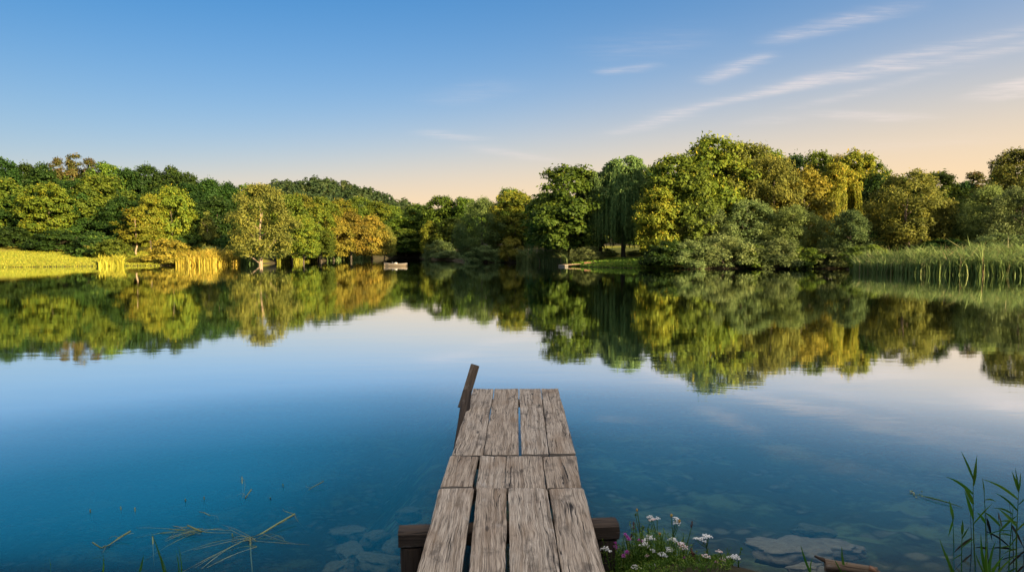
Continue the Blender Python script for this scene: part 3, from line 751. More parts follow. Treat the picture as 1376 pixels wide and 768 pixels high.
blades_mass('reeds', scatter((694, 764), 2400, -.6, 4.0, 5), 1.2, 2.3, .08, M['reed'], 'dark green reeds left of the landing stage', 'reeds', .1, 8)
blades_mass('reeds', scatter((1142, 1255), 3600, -1.2, 3.8, 6, clump=.35), 1.0, 2.0, .06, M['reed'], 'fresh green shorter reeds at the left end of the right reed bed', 'reeds', .08, 9)
blades_mass('reeds', scatter((1225, 1450), 8500, -1.2, 5.5, 7, clump=.22), 1.3, 2.5, .06, M['reed'], 'tall grey green reed bed at the right photo edge', 'reeds', .15, 10, .42)
blades_mass('grass', np.concatenate([scatter((-60, 214), 18000, .3, 17, 8), scatter((-60, 214), 2500, -.1, .8, 18)]), .08, .24, .06, M['grass'], 'sunlit golden grass on the left bank', 'grass', .3, 11)
blades_mass('grass', np.concatenate([scatter((770, 905), 6000, .2, 11, 9), scatter((770, 905), 1500, 0, .6, 19)]), .12, .32, .07, M['lawn'], 'mown green grass on the bank under the weeping willow', 'grass', .3, 12)

_r = np.random.default_rng(77); _p = np.column_stack([_r.uniform(-12, 14, 16000), _r.uniform(-5, 3.5, 16000)])
_p = _p[(sdist(_p[:, 0], _p[:, 1]) > .05) & ~((np.abs(_p[:, 0]) < .75) & (_p[:, 1] > 1.6))]
blades_mass('grass', np.column_stack([_p, height(_p[:, 0], _p[:, 1])]), .06, .2, .012, M['lawn'], 'short green grass on the near bank around the start of the dock', 'grass', .3, 13)

# ------------------------------------------------------------------ wooden dock
ZD = .45
def plank_mesh(name, nl, nr, fl, fr, ident, thick=.05, mat=None, nx=14, seg=.025):
    """board between four corners (near left/right, far left/right), uneven edges and a worn top"""
    mat = mat or M['wood']
    nl, nr, fl, fr = map(Vector, (nl, nr, fl, fr))
    L = ((fl+fr)/2-(nl+nr)/2).length; ny = max(6, int(L/seg))
    V, G, Fs = [], [], []
    rd = random.Random(ident*13+1); warp = rd.uniform(-.006, .006); cup = rd.uniform(-.004, .006); bow = rd.uniform(-.006, .004)
    ring = nx+1+2
    for j in range(ny+1):
        t = j/ny; y0 = t*L
        eL = mnoise.fractal(Vector((ident*7.1, y0*1.6, 0)), 1, 2, 4)*.0055+mnoise.noise(Vector((ident*3, y0*14, 5)))*.002
        eR = mnoise.fractal(Vector((ident*5.3, y0*1.6, 9)), 1, 2, 4)*.0055+mnoise.noise(Vector((ident*4, y0*14, 8)))*.002
        a = nl.lerp(fl, t); b = nr.lerp(fr, t); W = (b-a).length; dx = (b-a)/W
        a = a+dx*eL; b = b+dx*eR; W = (b-a).length
        for i in range(nx+1):
            s = i/nx
            s = .5-.5*math.cos(math.pi*s)*.55-.5*(1-2*s)*.45
            p = a.lerp(b, s)
            ea = (mnoise.noise(Vector((ident*2.7, s*W*22, 1)))*.013 if j in (0, ny) else 0)
            z = warp*(s-.5)*2*t+cup*(2*s-1)**2+bow*math.sin(math.pi*t)
            z += mnoise.fractal(Vector((s*W*30+ident*11, y0*1.6, ident)), 1, 2, 3)*.0022
            ed = min(s, 1-s)*W; z -= max(0, .010-ed)**2*70
            en = min(y0, L-y0); z -= max(0, .012-en)**2*40
            V.append((p.x, p.y+ea, p.z+z)); G.append((s*W, y0, ident))
        V.append((b.x-.002, b.y, b.z-thick)); G.append((W+thick, y0, ident+.3))
        V.append((a.x+.002, a.y, a.z-thick)); G.append((-thick, y0, ident+.3))
    for j in range(ny):
        for i in range(ring):
            k = (i+1) % ring
            Fs.append([j*ring+i, j*ring+k, (j+1)*ring+k, (j+1)*ring+i])
    Fs.append(list(range(ring-1, -1, -1))); Fs.append([ny*ring+i for i in range(ring)])
    me = mesh_np(name, V, Fs, mat)
    at_ = me.attributes.new('gr', 'FLOAT_VECTOR', 'POINT'); at_.data.foreach_set('vector', np.array(G, dtype=np.float32).ravel())
    sm = np.ones(len(me.polygons), bool); sm[-2:] = False
    me.polygons.foreach_set('use_smooth', sm)
    me.set_sharp_from_angle(angle=R(45))
    return me
def beam_mesh(name, a, b, w, h, ident, mat, round_=0.0, n=16, taper=1.0, up=(0, 0, 1)):
    """squared or rounded timber from a to b"""
    a, b = Vector(a), Vector(b); d = (b-a).normalized(); L = (b-a).length
    s = d.cross(Vector(up)).normalized(); u = s.cross(d)
    prof = []
    N = 20
    for k in range(N):
        an = 2*math.pi*k/N; c, si = math.cos(an), math.sin(an)
        if round_ >= 1: prof.append((c*.5, si*.5))
        else:
            m_ = max(abs(c), abs(si)); x, y = c/m_*.5, si/m_*.5
            prof.append((x*(1-round_)+c*.5*round_, y*(1-round_)+si*.5*round_))
    V, G, Fs = [], [], []
    for j in range(n+1):
        t = j/n; p = a.lerp(b, t); sc_ = 1+(taper-1)*t
        for k, (x, y) in enumerate(prof):
            f = 1+.05*mnoise.noise(Vector((x*3+ident*5, y*3, t*L*3)))
            q = p+s*x*w*sc_*f+u*y*h*sc_*f
            if j in (0, n): q += d*mnoise.noise(Vector((x*6, y*6, ident)))*.012
            V.append(q); G.append((k/N*2*(w+h), t*L, ident))
    for j in range(n):
        for k in range(N):
            Fs.append([j*N+k, (j+1)*N+k, (j+1)*N+(k+1) % N, j*N+(k+1) % N])
    Fs.append(list(range(N))); Fs.append([n*N+k for k in range(N-1, -1, -1)])
    me = mesh_np(name, V, Fs, mat)
    at_ = me.attributes.new('gr', 'FLOAT_VECTOR', 'POINT'); at_.data.foreach_set('vector', np.array(G, dtype=np.float32).ravel())
    me.polygons.foreach_set('use_smooth', np.ones(len(me.polygons), bool)); me.set_sharp_from_angle(angle=R(35))
    return me
dock = tag(empty('wooden_dock', (0, 4, 0)), 'weathered grey plank dock running out from the near shore into the lake', 'dock')
def dpart(name, me): return link(name, me, dock, (0, -4, 0))
def dk(u, v): return onz(u, v, ZD)
rows = [
 # (v near, [(left,right) at near edge]), (v far, [(left,right) at far edge])
 (609, [(607, 648.5), (650, 697), (701, 737), (738.5, 773.5)], 521.5, [(636, 663.5), (664.8, 696.5), (697.8, 726.5), (727.5, 750)]),
 (653.5, [(592, 635), (640.5, 678), (679.5, 733), (735, 781)], 611.5, [(605, 642.5), (645, 680), (681, 728), (729.5, 774.5)]),
]
ident = 1
for vn, en, vf, ef in rows:
    for (a, b), (c, d) in zip(en, ef):
        jn = (ident*29 % 5-2)*.7
        dpart('plank', plank_mesh('plank', dk(a, vn+jn), dk(b, vn+jn), dk(c, vf), dk(d, vf), ident)); ident += 1
near = [((560, 619.5), (590.5, 636.5)), ((629.5, 679.5), (641, 680.5)), ((685.5, 753), (683, 734.5)), ((756, 814), (737.5, 784))]
for (a, b), (c, d) in near:
    A, B, C_, D_ = dk(a, 768), dk(b, 768), dk(c, 655), dk(d, 655)
    k = (2.1-A.y)/(C_.y-A.y)                                  # carry the boards on towards the bank
    A2 = A+(C_-A)*k; B2 = B+(D_-B)*k
    for o_ in (C_, D_): o_.z += .004
    dpart('plank', plank_mesh('plank', A2, B2, C_, D_, ident)); ident += 1
b0, b1 = onz(536, 713, .37), onz(829, 702, .37)
dpart('crossbeam', beam_mesh('crossbeam', (b0.x, b0.y, .335), (b1.x, b1.y, .335), .15, .11, 31, M['woodpost'], .12, up=(0, 0, 1)))
dpart('post', beam_mesh('post', (b0.x+.085, b0.y, .278), (b0.x+.10, b0.y, -1.2), .15, .15, 32, M['woodpost'], .7, up=(0, 1, 0)))
dpart('post', beam_mesh('post', (b1.x-.075, b1.y, .278), (b1.x-.08, b1.y, -1.2), .15, .15, 33, M['woodpost'], .7, up=(0, 1, 0)))
for vy in (530, 607, 645):
    l, r_ = dk(640 if vy < 560 else 615, vy), dk(745 if vy < 560 else 766, vy)
    dpart('crossbeam', beam_mesh('crossbeam', (l.x+.02, l.y, .35), (r_.x-.02, r_.y, .35), .09, .085, 40+vy, M['woodpost'], .1))
    if vy != 645:
        for q in (l.x+.09, r_.x-.09):
            dpart('post', beam_mesh('post', (q, l.y, .307), (q, l.y, -2.3), .11, .11, 50+vy+q, M['woodpost'], .9, up=(0, 1, 0)))
# leaning mooring post with a board fixed to it at the far left corner
pa, pb = at(617.5, 597, 6.85), at(627.5, 527, 7.5)
low_me = beam_mesh('post', pa+(pa-pb)*1.9, pb, .105, .105, 61, M['woodpost'], .8, n=30, up=(0, 1, 0))
low = link('post', low_me, dock, (0, -4, 0)); low['label'] = 'dark leaning round post at the far left corner'
q0 = at(621, 548, 7.52); q1 = at(638.5, 490.5, 7.78)
link('post_board', beam_mesh('post_board', q0, q1, .10, .045, 62, M['wooddrift'], .08, up=(0, 1, 0)), low)

# ------------------------------------------------------------------ rowboat and landing stage
def hull(L, W, D, sheer, mat, name, parent, flat=.25, thick=.03):
    g = Geo(); n = 22; m = 10; outer = []; inner = []
    def sec(t, off):
        b = W*.5*(1-max(0, (t-.35)/.65)**2.4)*(1-.3*max(0, (.35-t)/.35)**2)-off
        b = max(b, .015)
        keel = .02+.35*D*max(0, (t-.72)/.28)**2+.1*D*max(0, (.15-t)/.15)**2+off
        top = D+sheer*(2*t-.9)**2
        return [(L*(t-.5), b*math.sin(a)**.7 if a > 0 else 0, keel+(top-keel)*(1-math.cos(a)**.9)) for a in [math.pi/2*k/m for k in range(m+1)]]
    for i in range(n+1):
        t = i/n
        o = sec(t, 0); q = sec(t, thick)
        full = [(x, -y, z) for x, y, z in reversed(o)]+[(x, y, z) for x, y, z in o[1:]]
        full += [(x, y, z) for x, y, z in reversed(q)]+[(x, -y, z) for x, y, z in q[1:]]
        outer.append(full)
    k = len(outer[0]); vs = [p for r_ in outer for p in r_]; fs = []
    for i in range(n):
        for j in range(k):
            fs.append([i*k+j, i*k+(j+1) % k, (i+1)*k+(j+1) % k, (i+1)*k+j])
    h_ = k//2
    for e, rv in ((0, True), (n, False)):
        f = [e*k+j for j in range(2*m+1)]
        fs.append(f if rv else f[::-1])
    g.add(vs, fs)
    return g.build(name, mat, parent, True), sec
bp = onz(531.5, 357.5)
boat = tag(empty('rowboat', (bp.x, bp.y, -.10), R(184)), 'small wooden rowboat floating in the middle of the lake by the far inlet', 'boat')
hl, sec = hull(2.6, 1.0, .36, .10, M['wooddrift'], 'hull', boat)
gg = Geo()
for sgn in (-1, 1):
    pts = [Vector((sec(i/18, 0)[-1][0], sgn*sec(i/18, 0)[-1][1], sec(i/18, 0)[-1][2]+.01)) for i in range(19)]
    gg.tube(pts, [.032]*19, 6)
    pts2 = [p+Vector((0, sgn*.01, -.09)) for p in pts]
    gg.tube(pts2, [.02]*19, 6)
gg.box((sec(0, 0)[-1][0], 0, sec(0, 0)[-1][2]-.06), (.06, sec(0, 0)[-1][1]*2+.06, .16)); gg.box((1.28, 0, .44), (.08, .08, .12))
gg.build('gunwale', M['greypaint'], boat)
for x in (-.75, .05, .7):
    g2 = Geo(); g2.box((x, 0, .29), (.2, .78, .03)); g2.build('thwart', M['woodpale'], boat)
g3 = Geo(); g3.ball((0, 0, 0), .13, 10, 6, .72); g3.ball((.08, .03, -.02), .1, 8, 5, .8); g3.ball((-.12, .02, -.03), .1, 8, 5, .8)
bw = bp.copy()
o = g3.build('cloth_bundle', M['palecloth'], None, True, (bp.x+.05, bp.y, .35)); tag(o, 'small white bundle resting on the middle seat of the rowboat', 'bundle')
g4 = Geo(); g4.tube([(0, 0, 0), (0, 0, .16), (0, 0, .22)], [.10, .12, .07], 10); g4.tube([(0, 0, .2), (-.03, 0, .3), (-.1, 0, .33)], [.03, .025, .015], 6)
o = g4.build('watering_jug', M['darkthing'], None, True, (bp.x-.33, bp.y, .2)); o.name = 'dark_jug'; tag(o, 'small dark jug standing beside the white bundle in the rowboat', 'jug')

jp = onz(757, 358.2); j2 = onz(792, 357.4)
st = tag(empty('landing_stage', (jp.x, jp.y, 0), math.atan2(j2.y-jp.y, j2.x-jp.x)), 'low wooden landing stage with a white front box on the right shore', 'landing stage')
def lpart(name, a, b, w, h, i, mat): return link(name, beam_mesh(name, a, b, w, h, i, mat, .05, 4), st)
for k in range(4): lpart('plank', (.55, -.1+k*.28, .2+.006*(k % 2)), (2.5+.12*(k % 3), -.1+k*.28, .27), .25, .05, 70+k, M['woodpale'])
g = Geo(); g.box((.26, .3, .12), (.5, 1.1, .2)); g.build('float_box', M['greypaint'], st)
g = Geo()
for x in (-.0, .18, .36): g.box((x+.08, -.262, .12), (.03, .02, .15))
g.build('slat', M['darkthing'], st)
for x in (.75, 2.2): lpart('post', (x, -.08, .17), (x, -.08, -1.0), .1, .1, 80+x, M['woodpost'])
up = onz(795.5, 358)
ub = tag(empty('upturned_boat', (up.x, up.y+.7, .42), R(4)), 'dark brown upturned boat lying on the bank beside the landing stage', 'boat')
hl2, sec2 = hull(1.7, .9, .36, .05, M['woodbrown'], 'hull', ub); hl2.rotation_euler = (math.pi, 0, 0); hl2.location = (0, 0, .12)
g = Geo(); 
for sgn in (-1, 1): g.tube([Vector((sec2(i/10, 0)[-1][0], sgn*sec2(i/10, 0)[-1][1], .12-sec2(i/10, 0)[-1][2]-.02)) for i in range(11)], [.04]*11, 6)
g.build('gunwale', M['whitepaint'], ub)

# ------------------------------------------------------------------ stones, driftwood
def stone(u, v, z, sx, sy, sz, mat, label, group, seed, rz=0., cat='stone', name='stone'):
    bm = bmesh.new(); bmesh.ops.create_icosphere(bm, subdivisions=4, radius=1.0)
    for p in bm.verts:
        n = mnoise.fractal(p.co*1.3+Vector((seed*3.1, 0, 0)), .8, 2, 6)*.42
        p.co *= 1+n
        if p.co.z > .35: p.co.z = .35+(p.co.z-.35)*.35
    me = bpy.data.meshes.new(name); bm.to_mesh(me); bm.free(); me.materials.append(mat)
    me.polygons.foreach_set('use_smooth', np.ones(len(me.polygons), bool))
    p = onz(u, v, z) if v else Vector((u, 0, 0))
    o = link(name, me, None, (p.x, p.y, p.z)); o.scale = (sx, sy, sz); o.rotation_euler = (0, 0, rz)
    return tag(o, label, cat, group)
GS = 'stones under the water'
stone(1062, 738, -.10, .30, .17, .10, M['stone'], 'largest flat brown stone under the water right of the wildflowers', GS, 1, .1)
stone(1116, 736, -.12, .24, .11, .08, M['stone'], 'narrow brown stone joined to the right end of the largest flat one', GS, 2, -.1)
stone(1096, 714, -.20, .17, .09, .07, M['stonegreen'], 'slim greenish stone under water behind the largest flat one', GS, 3, -.35)
stone(1085, 764, -.10, .14, .07, .06, M['stone'], 'small stone at the bottom edge in front of the largest flat one', GS, 4, .2)
for i, (u, v, s, lab) in enumerate([(468, 716, .17, 'greenish stone under water farthest left of the dock post'), (505, 722, .14, 'greenish stone under water between two others left of the dock'),
        (530, 735, .15, 'greenish stone under water touching the dock post'), (470, 742, .18, 'flat greenish stone under water below the farthest one'), (505, 756, .20, 'broad greenish stone near the bottom edge left of the dock'),
        (548, 690, .13, 'small greenish stone deep beside the dock edge'), (455, 764, .15, 'greenish stone at the bottom edge farthest from the dock')]):
    stone(u, v, -.42, s*.95, s*.6, .09, M['stonegreen'], lab, GS, 10+i, i*.7)
for i, (u, v, s) in enumerate([(12, 357.4, .5), (34, 357.2, .36), (56, 357, .3), (84, 356.8, .42), (100, 356.6, .3), (128, 356.2, .34)]):
    stone(u, v, .05, s, s*.7, .22, M['stone'], 'small dark stone in the line along the foot of the left grass bank', 'stones along the left bank', 30+i, i, )
# driftwood
dp = onz(1143, 769, .03)
dw = tag(empty('driftwood', (dp.x, dp.y, .03)), 'weathered driftwood log at the bottom edge right of the submerged stones', 'driftwood')
link('log', beam_mesh('log', (-.15, .05, .03), (.15, -.05, .03), .085, .08, 91, M['wooddrift'], .85, 18, .75), dw)
link('branch', beam_mesh('branch', (-.10, .05, .04), (-.20, .10, .07), .045, .04, 92, M['woodpost'], .9, 8, .35), dw)
link('root', beam_mesh('root', (.10, -.04, .05), (.2, -.09, .01), .05, .045, 93, M['woodbrown'], .9, 8, .4), dw)

# ------------------------------------------------------------------ wildflowers
def curve(a, b, bulge, n=6):
    a, b = Vector(a), Vector(b); return [a.lerp(b, i/n)+Vector(bulge)*math.sin(math.pi*i/n) for i in range(n+1)]
def flower_head(kind_, rd):
    """cluster of small blossoms about 5 cm wide, origin at its base"""
    g = Geo()
    if kind_ in ('white', 'pinkwhite'):
        for k in range(15):
            a = k*2.4; r_ = .0068*math.sqrt(k)
            c = Vector((math.cos(a)*r_, math.sin(a)*r_, .012-.4*r_+rd.uniform(-.004, .006)))
            g.ball(c, rd.uniform(.0042, .0066), 6, 4, .8, rd.uniform(.3, 1) if kind_ == 'white' else rd.uniform(0, 1))
    elif kind_ == 'magenta':
        for k in range(26):
            a = k*2.4; th = .25+1.25*k/26
            d = Vector((math.cos(a)*math.sin(th), math.sin(a)*math.sin(th), math.cos(th))); s = d.cross(Vector((0, 0, 1))).normalized()*.0028
            c = Vector((0, 0, .006)); g.add([c, c+d*.012-s, c+d*.021, c+d*.012+s], [[0, 1, 2, 3]], rd.uniform(0, 1))
    elif kind_ in ('ochre', 'bud'):
        g.ball((0, 0, .008), .010, 8, 6, 1.25, .4)
        for k in range(14):
            a = k*2.4; th = .2+1.2*k/14; d = Vector((math.cos(a)*math.sin(th), math.sin(a)*math.sin(th), math.cos(th)*1.2))
            s = d.cross(Vector((0, 0, 1))).normalized()*.003; c = Vector((0, 0, .008))+d*.008
            g.add([c-s, c+s, c+d*.007], [[0, 1, 2]], rd.uniform(.3, 1))
    else:
        for k in range(16):
            g.ball((rd.uniform(-.005, .005), rd.uniform(-.005, .005), k*.0035), .0045, 5, 4, 1.2, rd.uniform(0, 1))
    return g
HEADM = {'white': 'white', 'pinkwhite': 'pinkwhite', 'magenta': 'magenta', 'ochre': 'ochre', 'bud': 'herb', 'seed': 'brownseed'}
def wildflower(u, v, Y, heads, label, seed, group='wildflowers beside the dock', ub=None):
    """heads: list of (du, dv, kind) in photo pixels from (u, v)"""
    rd = random.Random(seed)
    if v > 715: Y -= .24
    top = at(u, v, Y)
    xb = (top.x if ub is None else at(ub, v, Y).x)
    gz = max(0, hz(xb, Y)); base = Vector((xb, Y+rd.uniform(-.02, .02), gz-.01))
    root = tag(empty('wildflower', base), label, 'wildflower', group)
    st_ = Geo(); lf = Geo()
    main_top = None
    for k, (du, dv, kd) in enumerate(heads):
        p = at(u+du, v+dv, Y+rd.uniform(-.03, .03))-base
        if k == 0:
            path = curve((0, 0, 0), p, (rd.uniform(-.02, .02), 0, 0)); main = path
            st_.tube(path, [.0042, .004, .0038, .0035, .0032, .003, .0028], 6)
            hgt = p.z
            n = max(5, int(hgt/.022))
            for i in range(n):
                f = .08+.78*i/n; q = path[int(f*6)].lerp(path[min(6, int(f*6)+1)], f*6-int(f*6))
                a = i*2.4+seed; l = rd.uniform(.03, .065)*(1-.4*f)
                d = Vector((math.cos(a), math.sin(a), rd.uniform(.3, 1.1))).normalized()
                lf.blade([q, q+d*l*.5+Vector((0, 0, .004)), q+d*l+Vector((0, 0, -.008))], [.004, .009*(1-.3*f), .001], (-math.sin(a), math.cos(a), 0), rd.uniform(.2, .95), .15)
        else:
            s0 = main[3].lerp(main[4], rd.uniform(0, 1)) if p.z > main[4].z else main[int(max(0, min(3, p.z/max(.05, main[-1].z)*5)))]
            st_.tube(curve(s0, p, (0, 0, -.01), 4), [.003, .0028, .0026, .0024, .0022], 5)
        h = flower_head(kd, rd).build('flower_head', M[HEADM[kd]], root)
        h.location = p; sc_ = rd.uniform(.8, 1.12)*(.8 if kd in ('ochre', 'bud') else 1); h.scale = (sc_,)*3
        h.rotation_euler = (rd.uniform(-.1, .45), rd.uniform(-.3, .3), rd.uniform(0, 6))
    st_.build('stem', M['herb'], root, True); lf.build('leaf', M['herb'], root)
    return root
FL = [
 (856, 686, 4.72, [(0, 0, 'ochre'), (-2, 6, 'bud'), (9, 23, 'bud')], 'tallest slender flower with a single ochre bud at the top', 862),
 (877, 699, 4.70, [(0, 0, 'pinkwhite'), (6, -2, 'white'), (-3, -3, 'white')], 'blush white flower cluster just right of the tallest ochre bud', 884),
 (908, 697, 4.72, [(0, 0, 'white'), (-6, -4, 'ochre'), (5, 4, 'ochre'), (2, 6, 'white')], 'white and ochre flower cluster highest on the right of the bed', 906),
 (944, 720, 4.66, [(4, 0, 'white'), (0, 5, 'white'), (8, 2, 'white'), (-8, 4, 'white')], 'white flower cluster standing alone right of the main bed', 950),
 (903, 725, 4.62, [(0, 0, 'white'), (4, 2, 'white')], 'white flower cluster below the highest white and ochre one', 906),
 (916, 732, 4.60, [(0, 0, 'pinkwhite'), (3, 4, 'pinkwhite')], 'rosy white cluster at the right side of the main bed', 918),
 (899, 737, 4.60, [(0, 0, 'white'), (1, 3, 'white')], 'small white cluster between the rosy white one and the bed middle', 900),
 (889, 745, 4.56, [(0, 0, 'white'), (4, 3, 'white')], 'low flat white cluster in the middle of the flower bed', 890),
 (877, 740, 4.58, [(0, 0, 'white')], 'small single white head left of the low flat cluster', 878),
 (862, 733, 4.60, [(0, 0, 'white'), (6, -1, 'white')], 'pair of white heads directly below the magenta flowers', 862),
 (839, 719, 4.66, [(0, 0, 'magenta'), (3, 4, 'magenta')], 'magenta flower highest and nearest the dock beam end', 846),
 (845, 727, 4.64, [(0, 0, 'magenta')], 'magenta flower lower in the middle of the three', 850),
 (859, 728, 4.62, [(0, 0, 'magenta'), (3, 1, 'magenta')], 'broad magenta flower rightmost of the three by the dock', 862),
 (826, 736, 4.58, [(0, 0, 'magenta'), (0, -5, 'magenta')], 'narrow magenta flower spike against the dark dock post', 830),
 (812, 737, 4.56, [(0, 0, 'white'), (4, 3, 'white')], 'white flower pair against the dark dock post', 822),
 (852, 710, 4.66, [(0, 0, 'seed'), (-4, 14, 'seed')], 'brown seed spike beside the magenta flowers', 856),
 (929, 708, 4.70, [(0, 0, 'seed')], 'single dark brown seed head leaning over the water', 915),
 (931, 748, 4.58, [(0, 0, 'seed'), (3, 5, 'seed')], 'low brown seed head at the right edge of the main bed', 930),
 (949, 748, 4.56, [(0, 0, 'pinkwhite')], 'single pale pink head below the lone white cluster', 950),
 (966, 741, 4.60, [(0, 0, 'pinkwhite'), (5, 10, 'pinkwhite')], 'pale pink head above the right hand magenta flower', 970),
 (963, 757, 4.55, [(0, 0, 'magenta')], 'magenta flower standing apart at the right end', 966),
 (985, 749, 4.58, [(0, 0, 'white'), (4, 0, 'white'), (-4, 0, 'white')], 'white cluster at the far right end of the flowers', 984),
 (996, 738, 4.60, [(0, 0, 'bud')], 'green thistle bud at the far right end of the flowers', 993),
 (838, 748, 4.58, [(0, 0, 'magenta'), (4, -4, 'magenta')], 'magenta flower low at the left end of the bed beside the dock', 840),
 (920, 752, 4.58, [(0, 0, 'magenta')], 'lone magenta flower low in the right half of the main bed', 921),
 (887, 718, 4.64, [(0, 0, 'ochre'), (-5, 6, 'bud')], 'ochre bud standing in the middle between the white clusters', 888),
 (872, 722, 4.64, [(0, 0, 'white'), (5, 3, 'white'), (-4, 4, 'white')], 'tall white cluster in the middle just left of the ochre bud', 873),
 (972, 762, 4.54, [(0, 0, 'white')], 'low white head beside the right hand magenta flower', 972),
 (797, 757, 4.52, [(0, 0, 'white')], 'lowest left white head overlapping the dock edge', 812),
 (868, 747, 4.56, [(0, 0, 'pinkwhite')], 'small blush head deep in the green herbs', 868),
 (854, 762, 4.52, [(0, 0, 'white'), (4, 2, 'white')], 'white heads lowest in the bed middle', 856),
 (876, 761, 4.52, [(0, 0, 'white')], 'single white head at the bottom of the herbs', 876),
]
for i, (u, v, Y, hd, lab, ub) in enumerate(FL): wildflower(u, v, Y, hd, lab, 100+i, ub=ub)
def herbs():
    r = random.Random(9); g = Geo()
    for k in range(820):
        tall = k < 300
        u = r.choice([r.gauss(872, 34), r.uniform(803, 985)]); Y = r.uniform(4.3, 4.7) if tall else r.uniform(4.0, 4.66); x = (u-688)/F*Y*1.02
        if x < .54: x = .54+r.random()*.12
        if sdist(np.array([x]), np.array([Y]))[0] < -.06: continue
        z0 = max(hz(x, Y), 0)
        crest = 744-26*math.exp(-((u-872)/42)**2)+8*math.sin(u*.21)+(8 if u > 935 else 0)
        if tall: h = (at(u, crest+r.choice([r.uniform(-14, 8), r.uniform(0, 26)]), Y).z-z0)
        else: h = (at(u, 762+max(0, 4.4-Y)*60, Y).z-z0)*r.uniform(.5, 1.3)
        h = min(.42, max(.05, h)); lx, ly = r.uniform(-.22, .3), r.uniform(-.25, .2)
        p = curve((x, Y, z0), (x+lx*h, Y+ly*h, z0+h), (r.uniform(-.02, .02), 0, 0), 4)
        g.tube(p, [.0026, .0024, .002, .0016, .001], 4, r.uniform(.3, .6))
        n = int(h/r.uniform(.012, .02)); base_t = r.gauss(.55, .2); ll = r.uniform(.8, 1.5)
        for i in range(n):
            f = .15*4+(i/n)*3.4; q = p[int(f)].lerp(p[min(4, int(f)+1)], f-int(f)); a = i*2.4+r.uniform(-.4, .4); l = r.uniform(.018, .04)*ll*(1.15-.2*f/2)
            d = Vector((math.cos(a), math.sin(a), r.uniform(.1, 1.2))).normalized()
            g.blade([q, q+d*l*.55+Vector((0, 0, .003)), q+d*l+Vector((0, 0, -.010))], [.0025, .0065, .0006], (-math.sin(a), math.cos(a), 0), min(1, max(0, base_t+r.gauss(0, .14))), .12)
    tag(g.build('undergrowth', M['herb']), 'loose green herb stems and leaves around the feet of the wildflowers', 'undergrowth', kind='stuff')
herbs()

# ------------------------------------------------------------------ reeds, blades and weeds close to the camera
def reed_plant(u0, v0, Y, tip, leaf_specs, label, seed, group='reed plants at the right edge', mat='bladegreen', r0=.0055):
    """culm from the water at photo (u0,v0) to tip; leaves (fraction, du, dv, width)"""
    rd = random.Random(seed)
    base = at(u0, v0, Y); base.z = -.25
    top = at(tip[0], tip[1], Y)
    root = tag(empty('reed_plant', (base.x, base.y, 0)), label, 'reed', group)
    off = Vector((base.x, base.y, 0))
    path = curve(base-off, top-off, (rd.uniform(-.02, .02), 0, 0), 10)
    g = Geo(); g.tube(path, [r0*(1-.07*i) for i in range(11)], 6, .45)
    g.build('culm', M[mat], root, True)
    for fr_, du, dv, w in leaf_specs:
        f = fr_*10; q = path[int(f)].lerp(path[min(10, int(f)+1)], f-int(f))
        e = q+Vector((du/F*Y, rd.uniform(-.06, .06), -dv/F*Y))
        lift = Vector((0, 0, .10*abs(du)/F*Y))
        b = Geo(); pth = [q.lerp(e, k/7)+lift*math.sin(math.pi*k/7) for k in range(8)]
        side = (e-q).cross(Vector((rd.uniform(-.3, .3), 1, .5))).normalized()
        w *= 1.45; b.blade(pth, [w*.5, w*.85, w, w*.95, w*.8, w*.55, w*.3, .0008], side, rd.uniform(.35, .75), .12)
        b.build('leaf', M[mat], root)
    return root
reed_plant(1316, 768, 4.62, (1308, 640), [(.98, -13, -37, .010), (.96, 3, -34, .013), (.93, 8, -40, .022), (.86, -34, -22, .014), (.78, -22, -28, .018), (.66, -18, -42, .014), (.62, 18, -34, .016), (.5, -14, 22, .010)], 'tallest green reed with spread leaves near the right edge', 1)
reed_plant(1322, 768, 4.55, (1322, 655), [(.95, 4, -20, .012), (.9, 22, 6, .010), (.7, -16, -18, .012), (.6, 42, -4, .009)], 'thin reed crossing the tallest one near the right edge', 2)
reed_plant(1369, 768, 4.60, (1369, 655), [(.97, -10, -28, .012), (.96, -4, -34, .011), (.97, 8, -24, .014), (.9, -42, -24, .013), (.8, -34, -26, .010), (.7, -28, 2, .010), (.85, 20, -10, .012)], 'leafy green reed cut by the right photo edge', 3)
reed_plant(1357, 768, 4.5, (1362, 676), [(.9, -36, -12, .010), (.7, -30, -4, .010), (.6, 16, -12, .012)], 'bent reed just left of the one cut by the edge', 4)
reed_plant(1340, 768, 4.52, (1344, 700), [(.95, -20, -18, .012), (.9, 14, -26, .014), (.7, 24, 4, .010), (.5, -22, 10, .012)], 'medium reed between the tallest reed and the bent one', 6)
reed_plant(1296, 768, 4.5, (1293, 712), [(.95, -6, -24, .012), (.9, 10, -16, .012), (.7, -16, 12, .012)], 'low reed at the foot of the tallest reed, left side', 7)
reed_plant(1372, 768, 4.45, (1366, 700), [(.95, -18, -20, .014), (.9, 10, -22, .014), (.7, -26, 6, .012), (.5, -20, 16, .012)], 'low bushy reed in the bottom right corner', 8)
reed_plant(1284, 716, 4.9, (1280, 690), [(.95, -2, -22, .013), (.9, 3, -14, .010), (.9, -6, 22, .01)], 'short lone reed shoot left of the tallest reed', 5)
